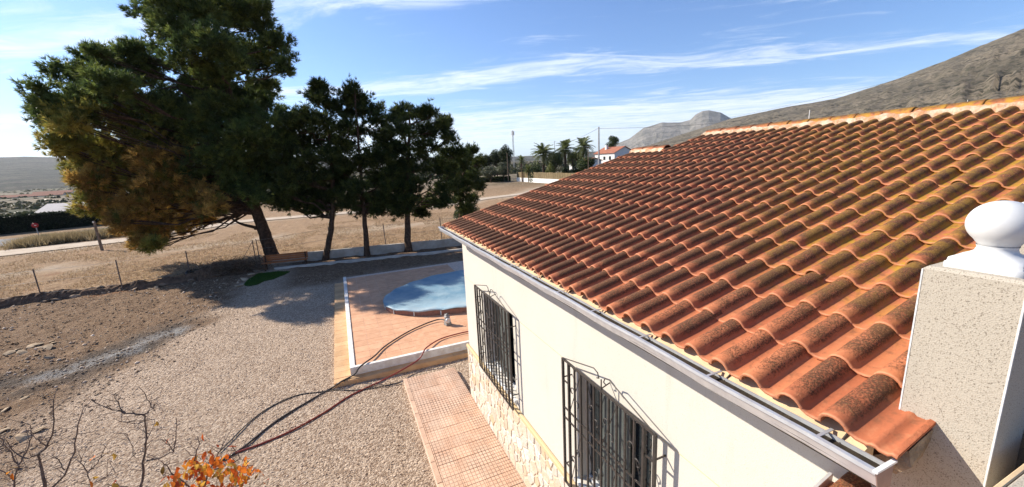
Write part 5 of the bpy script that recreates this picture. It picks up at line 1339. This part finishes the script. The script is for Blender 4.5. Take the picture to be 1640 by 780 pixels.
# far houses
def far_house(name, label, c, L, W, h, rh, rz, wall, roofm, wins, group=None, chimney=False, ridge_along=True, cat='house'):
    """gabled house; wins = (face 'f'|'s', u, z, w, h)"""
    root = empty(name, c, rz); tag(root, label, cat, group)
    hx, hy = L / 2, W / 2; mb = MB().box((-hx, -hy, -3), (hx, hy, h))
    mb.add([(-hx, -hy, h), (-hx, hy, h), (-hx, 0, h + rh)], [(0, 1, 2)]); mb.add([(hx, -hy, h), (hx, hy, h), (hx, 0, h + rh)], [(0, 2, 1)])
    mb.build('wall', wall, root)
    e = .45; k = rh / hy; rf = MB()
    for s in (-1, 1):
        a = [(-hx - e, s * (hy + e), h - k * e), (hx + e, s * (hy + e), h - k * e), (hx + e, 0, h + rh), (-hx - e, 0, h + rh)]
        rf.add([(x, y, z + .05) for x, y, z in a] + [(x, y, z + .22) for x, y, z in a], [(0, 1, 2, 3), (7, 6, 5, 4), (0, 4, 5, 1), (1, 5, 6, 2), (3, 7, 4, 0)])
    ro = rf.build('roof', roofm, root)
    if chimney: MB().box((-hx * .5, -hy * .45, h), (-hx * .5 + .9, -hy * .45 + .9, h + rh + .9)).build('chimney', wall, ro)
    for fc, u, z, w_, h_ in wins:
        if fc == 'f': MB().box((u - w_ / 2, -hy - .06, z), (u + w_ / 2, -hy - .02, z + h_)).build('window', M['farwindow'], root)
        elif fc == 'e': MB().box((hx + .02, u - w_ / 2, z), (hx + .06, u + w_ / 2, z + h_)).build('window', M['farwindow'], root)
        else: MB().box((-hx - .06, u - w_ / 2, z), (-hx - .02, u + w_ / 2, z + h_)).build('window', M['farwindow'], root)
    return root
hc = at(112, 345, 96); far_house('pale_house', 'small pale house with a plain gable beyond the dark hedge', (hc.x + 1.5, 96, hc.z - 3.2), 8.5, 6.5, 3.7, 1.5, -.25, M['housewall'], simple('pale_roof', (.55, .50, .46), (.48, .43, .39), 1, .85), [('f', -2.6, 1.4, 1.1, 1.1), ('f', 0.4, 1.4, 1.1, 1.1), ('s', -.6, 1.4, 1.0, 1.1), ('s', 1.3, 1.4, 1.0, 1.1)])
for i, (px_, py_, D, L, lab) in enumerate(((48, 318, 520, 46, 'long low farm building with red roof across the valley, nearest the left edge'), (88, 312, 600, 30, 'farm building with red roof across the valley, close to the pine foliage'))):
    d = ray(px_, py_); s = D / d.y; c = Vector((d.x * s, D, CAM_Z + d.z * s)); far_house('farm_building', lab, (c.x, c.y, c.z - 3), L, 10, 5, 2.0, .15, M['housewall'], M['rooftile_far'], [('f', -L / 2 + 4 + k * 6, 1.6, 2.2, 2.2) for k in range(int((L - 6) / 6) + 1)], 'farm buildings across the valley')
# scrub and orchard trees scattered over the valley
nn = 7500; az_ = np.radians(RNG.uniform(-38, 34, nn)); rr_ = 140 * np.power(9.0, RNG.uniform(0, 1, nn)); xx = rr_ * np.sin(az_); yy = rr_ * np.cos(az_)
k = vnoise(xx / 70, yy / 28, 88) > .45; xx, yy = xx[k], yy[k]; nn = len(xx); zz_ = terrain_z(xx, yy); szs = RNG.uniform(.7, 2.3, nn)
q = 16; u = unit(nn * q); u[:, 2] = np.abs(u[:, 2]) * .8; S3 = np.repeat(szs, q)[:, None]
pc_ = np.repeat(np.stack([xx, yy, zz_], -1), q, 0) + u * S3 * RNG.uniform(.6, 1.05, (nn * q, 1))
colr = np.repeat(np.array([(.035, .045, .02), (.055, .06, .026), (.075, .07, .035)])[RNG.integers(0, 3, nn)], q, 0)
v, f, cc = leaves(pc_, norm(u + unit(nn * q) * .5), 1.0, colr, asp=.9)
v = v.reshape(-1, 4, 3); ctr = v.mean(1, keepdims=True); v = (ctr + (v - ctr) * S3[:, None] * .75).reshape(-1, 3)
tag(np_mesh('valley_scrub', v, f, M['leaf'], None, cc), 'dark scrub and orchard trees scattered across the far valley', 'scrub', kind='stuff')

# ------------------------------------------------------------------ right background: palms, villa, poles
def frond_mesh(seed, L=2.6):
    r = random.Random(seed); vs = []; fs = []; cs = []
    def rp(q): return Vector((L * q * (1 - .12 * q), 0, L * (.42 * q - .75 * q * q)))
    n = 16
    for i in range(n):
        q = .12 + .88 * i / n; p = rp(q); ll = .62 * math.sin(math.pi * (.15 + .8 * q)) + .08
        for s in (-1, 1):
            o = len(vs); e = p + Vector((.28 * ll, s * ll * .9, -.35 * ll + r.gauss(0, .05))); d = Vector((.07, 0, 0))
            vs += [p - d, p + d, e]; fs.append((o, o + 1, o + 2)); k = r.uniform(.7, 1.3); cs += [(.12 * k, .14 * k, .05 * k, 1)] * 3
    for i in range(6):
        a = rp(i / 6); b = rp((i + 1) / 6); o = len(vs); w_ = .05 * (1 - i / 7); vs += [a + Vector((0, w_, 0)), a - Vector((0, w_, 0)), b - Vector((0, w_ * .8, 0)), b + Vector((0, w_ * .8, 0))]; fs.append((o, o + 1, o + 2, o + 3)); cs += [(.14, .13, .05, 1)] * 4
    me = bpy.data.meshes.new('frond'); me.from_pydata(vs, [], fs); c = me.color_attributes.new('col', 'FLOAT_COLOR', 'POINT'); c.data.foreach_set('color', [x for q_ in cs for x in q_]); me.update(); me.materials.append(M['leaf']); return me
FR = [frond_mesh(i) for i in range(4)]
def palm(label, px_, py_, Yb, size, seed, r=.28, nf=46):
    c = at(px_, py_, Yb); root = empty('palm_tree', (c.x, c.y, 0)); tag(root, label, 'palm', 'palms in the villa garden'); q = random.Random(seed)
    P = [(q.gauss(0, .04) , q.gauss(0, .04), c.z * i / 7 - (.3 if i == 0 else 0)) for i in range(8)]
    MB().tube(P, [r * 1.25] + [r * (1 + .06 * (i % 2)) for i in range(6)] + [r * 1.3], 9).build('trunk', M['bark'], root)
    for i in range(nf):
        o = link('frond', FR[i % 4], None, root, (0, 0, c.z)); k = size * q.uniform(.85, 1.1); o.scale = (k, k, k)
        o.rotation_euler = (q.gauss(0, .15), -math.radians(q.uniform(-50, 78)) , i * 2.39996); o.rotation_mode = 'XYZ'
    return root
palm('left palm of the three tall ones in the garden beyond the roof', 870, 247, 95, 1.5, 1)
palm('middle palm of the three tall ones in the garden beyond the roof', 905, 240, 92, 1.35, 2)
palm('right palm of the three tall ones, left of the white villa', 934, 236, 96, 1.4, 3)
palm('short palm growing in front of the dark round tree', 835, 258, 93, .7, 4, .15, 26)
palm('short bushy palm beside the yellow green shrub', 917, 254, 90, .8, 5, .2, 26)
palm('very low fan of palm leaves right behind the reed fence', 846, 272, 90, .75, 6, .15, 30)
def crown_tree(label, px_, py_, Yb, rx, rz, n, size, pal, trunk_h, group='trees behind the villa garden'):
    c = at(px_, py_, Yb); root = empty('round_tree', (c.x, c.y, 0)); tag(root, label, 'tree', group)
    P = [(0, 0, -.3), (.1, .05, c.z * .5), (0, 0, c.z)]; mb = MB().tube(P, [.22, .17, .08], 7)
    for i in range(6):
        a = i * 1.05; mb.tube([(.08, .04, c.z * .45), (rx * .6 * math.cos(a), rx * .6 * math.sin(a), c.z + rz * .25 * math.sin(i * 2.2))], [.09, .03], 5)
    mb.build('trunk', M['bark'], root)
    parts = []
    for b in range(14):
        d = Vector(unit(1)[0].tolist()); ctr = np.array([d.x * rx * .6, d.y * rx * .6, c.z + d.z * rz * .6]); k = n // 14; u = unit(k)
        p = ctr + u * np.array([rx, rx, rz]) * .48 * np.power(RNG.uniform(.1, 1, (k, 1)), .4); pl_ = np.array(pal)
        parts.append(leaves(p, norm(u + unit(k) * .8), size, pl_[RNG.integers(0, len(pal), k)] * RNG.uniform(.75, 1.25)))
    v, f, cc = join(parts); np_mesh('crown', v, f, M['leaf'], root, cc); return root
crown_tree('dark round pine at the left of the villa garden', 813, 247, 112, 2.8, 3.0, 5000, .40, DK, 3)
crown_tree('dark spreading tree left of the round pine', 795, 252, 116, 2.9, 2.4, 5000, .40, DK, 3)
crown_tree('dark tree peeping out beside the end of the pine row', 779, 256, 118, 2.4, 2.2, 4000, .38, DK, 3)
crown_tree('feathery green tree standing behind the villa roof', 980, 228, 150, 3.2, 2.8, 4000, .42, MIDG, 6)
crown_tree('mid green tree between the left and middle palms', 888, 256, 104, 2.6, 2.4, 4000, .38, MIDG, 3)
crown_tree('mid green tree behind the middle and right palms', 922, 256, 104, 2.6, 2.2, 4000, .38, MIDG, 3)
crown_tree('glossy dark green tree just left of the grey utility pole', 940, 263, 84, 2.6, 1.7, 4500, .34, MIDG, 3)
crown_tree('small grey green olive near the left end of the white wall', 806, 271, 100, 2.2, 1.8, 3000, .32, [(.10, .11, .06), (.13, .14, .08), (.07, .08, .045)], 2)
crown_tree('grey green olive beside the dark end of the pine row', 785, 276, 100, 2.4, 1.6, 3000, .32, [(.10, .11, .06), (.13, .14, .08), (.07, .08, .045)], 2)
for px_, py_, rx, rz, pal, lab in ((882, 277, 1.5, 1.9, YEL, 'yellow green shrub behind the reed fence'), (858, 275, 1.7, 1.8, MIDG, 'green shrub behind the reed fence under the left palm'), (905, 276, 1.2, 1.5, DK, 'dark shrub behind the reed fence under the middle palm'), (925, 276, 1.8, 1.7, MIDG, 'green shrub behind the reed fence near the roof slope')):
    c = at(px_, py_, 88.5); bush('garden_shrub', lab, 'shrub', (c.x, c.y, 0), rx, rx, max(c.z + rz, 1.5), 2600, .34, pal, 'shrubs behind the reed fence')
wA = Vector((43.2, 97.0, 0)); wB = Vector((43.5, 62.0, 0))
gw = wall_run('villa_garden_wall', [(wA.x, wA.y), (wB.x, wB.y)], 1.0, .3, M['housewall'], 'long low white wall in front of the villa garden', 'wall')
wdv = wB - wA; nW = wdv.normalized()
rf_ = empty('reed_fence', (wA.x, wA.y, 1.0)); tag(rf_, 'brown reed fence on top of the white garden wall', 'fence')
for i in range(36):
    a = nW * (i * 1.0); MB().box((a.x - .03, a.y - .94, 0), (a.x + .03, a.y, 1.35 + .1 * rnd.random())).build('panel', simple('reed_panel', (.22, .16, .085), (.13, .10, .05), 3, .95) if i == 0 else bpy.data.materials['reed_panel'], rf_)
rf_.rotation_euler = (0, 0, 0)
hedge('low_hedge', 'low dark hedge strip left of the white garden wall', (wA.x - 9, 104), (wA.x - .8, 99.5), 1.0, 1.3, 2500, .3, MIDG)
# villa
villa = far_house('white_villa', 'white villa with a low red tiled roof behind the grey utility pole', (99.9, 131.0, 0), 11.5, 9.5, 6.5, 2.1, -math.pi / 2 + .06, M['housewall'], M['rooftile_far'], [('f', -3.4, 4.0, 1.2, 1.3), ('f', 0, 4.0, 1.2, 1.3), ('f', 3.2, 4.0, 1.2, 1.3), ('e', 1.6, 3.9, 1.4, 1.6), ('e', -2.6, 4.2, .9, 1.1)], None, True)
cc_ = at(945, 262, 118); far_house('low_annex', 'low flat white building between the palms and the villa', (cc_.x + 2, 124, 0), 9, 7, 4.0, .9, -1.4, M['housewall'], M['rooftile_far'], [('f', -2, 1.6, 1.2, 1.3), ('f', 2, 1.6, 1.2, 1.3)])
cc_ = at(1075, 235, 170); far_house('hidden_villa', 'roof of a distant house just showing above the lower ridge', (cc_.x, 170, 0), 14, 10, 5.6, 1.6, -.6, M['housewall'], M['rooftile_far'], [('f', -3, 3, 1.2, 1.3), ('f', 3, 3, 1.2, 1.3)])
def pole(label, px_, py_, Yb, r, mat, arms=0, name='utility_pole', group='utility poles'):
    c = at(px_, py_, Yb); root = empty(name, (c.x, c.y, ground_z(c.x, c.y))); tag(root, label, 'pole', group); z0 = root.location.z
    MB().tube([(0, 0, -.5), (0, 0, c.z - z0)], [r, r * .65], 8).build('shaft', mat, root)
    for k in range(arms): MB().box((-.5, -.04, c.z - z0 - .35 - .5 * k), (.5, .04, c.z - z0 - .27 - .5 * k)).build('crossarm', mat, root)
    return c
cP = pole('tall grey utility pole in front of the white villa', 959, 203, 60, .17, M['steelpole'], 0)
cQ = pole('thin dark pole rising between the right palm and the villa', 942, 236, 78, .09, M['wood'], 0)
cR = pole('far thin pole above the left palm', 888, 226, 190, .2, M['steelpole'], 1)
cS = pole('pole standing in front of the dark round pine', 812, 245, 96, .12, M['wood'], 0)
for i, (px_, py_, lab) in enumerate(((1297, 176, 'thin pole showing above the ridge, leftmost of three'), (1405, 181, 'thin pole showing above the ridge, middle of three'), (1550, 160, 'thin pole showing above the ridge, rightmost of three'))):
    pole(lab, px_, py_, 45, .09, M['whitewash'])
cM = at(821, 209, 260); mast = empty('telecom_mast', (cM.x, cM.y, 0)); tag(mast, 'telecom mast rising behind the dark round pine', 'mast')
for s in (0, 2.1, 4.2): MB().tube([(.55 * math.cos(s), .55 * math.sin(s), -1), (.35 * math.cos(s), .35 * math.sin(s), cM.z)], .11, 5).build('leg', M['steelpole'], mast)
for k in range(12): MB().tube([(.5 * math.cos(k), .5 * math.sin(k), cM.z * k / 12), (.5 * math.cos(k + 2.1), .5 * math.sin(k + 2.1), cM.z * (k + 1) / 12)], .07, 4).build('lattice', M['steelpole'], mast)
for s in (0, 2.1, 4.2): MB().box((.8 * math.cos(s) - .2, .8 * math.sin(s) - .2, cM.z - 3.2), (.8 * math.cos(s) + .2, .8 * math.sin(s) + .2, cM.z - .4)).build('antenna', M['whitewash'], mast)
def cable(label, a, b, sag, r=.02):
    a = Vector(a); b = Vector(b); n_ = 24; P = [a.lerp(b, i / n_) - Vector((0, 0, sag * 4 * (i / n_) * (1 - i / n_))) for i in range(n_ + 1)]
    tag(MB().tube([p - a for p in P], r, 4, False).build('overhead_cable', M['rubber'], None, a), label, 'cable', 'overhead cables')
cable('overhead cable from the grey pole down towards the left', cP - Vector((0, 0, .2)), cR, 1.5, .025)
cable('overhead cable from the grey pole across to the mountain foot', cP - Vector((0, 0, .3)), at(1190, 192, 90), .5, .022)
cable('long dark cable slanting across the mountainside at the upper right', at(1160, 190, 90), at(1700, 62, 34), .6, .02)


# ------------------------------------------------------------------ haze of the valley air
hm = bpy.data.materials.new('valley_haze'); hm.use_nodes = True; hn = hm.node_tree; hn.nodes.clear()
pv = hn.nodes.new('ShaderNodeVolumePrincipled'); pv.inputs['Color'].default_value = (0.86, 0.92, 1.0, 1); pv.inputs['Density'].default_value = 0.000045; pv.inputs['Anisotropy'].default_value = 0.2
ho = hn.nodes.new('ShaderNodeOutputMaterial'); hn.links.new(pv.outputs[0], ho.inputs['Volume'])
hz_ = MB().box((-9500, -9500, -60), (9500, 11500, 900)).build('haze', hm); tag(hz_, 'pale blue haze lying over the valley and mountains', 'haze', kind='stuff')
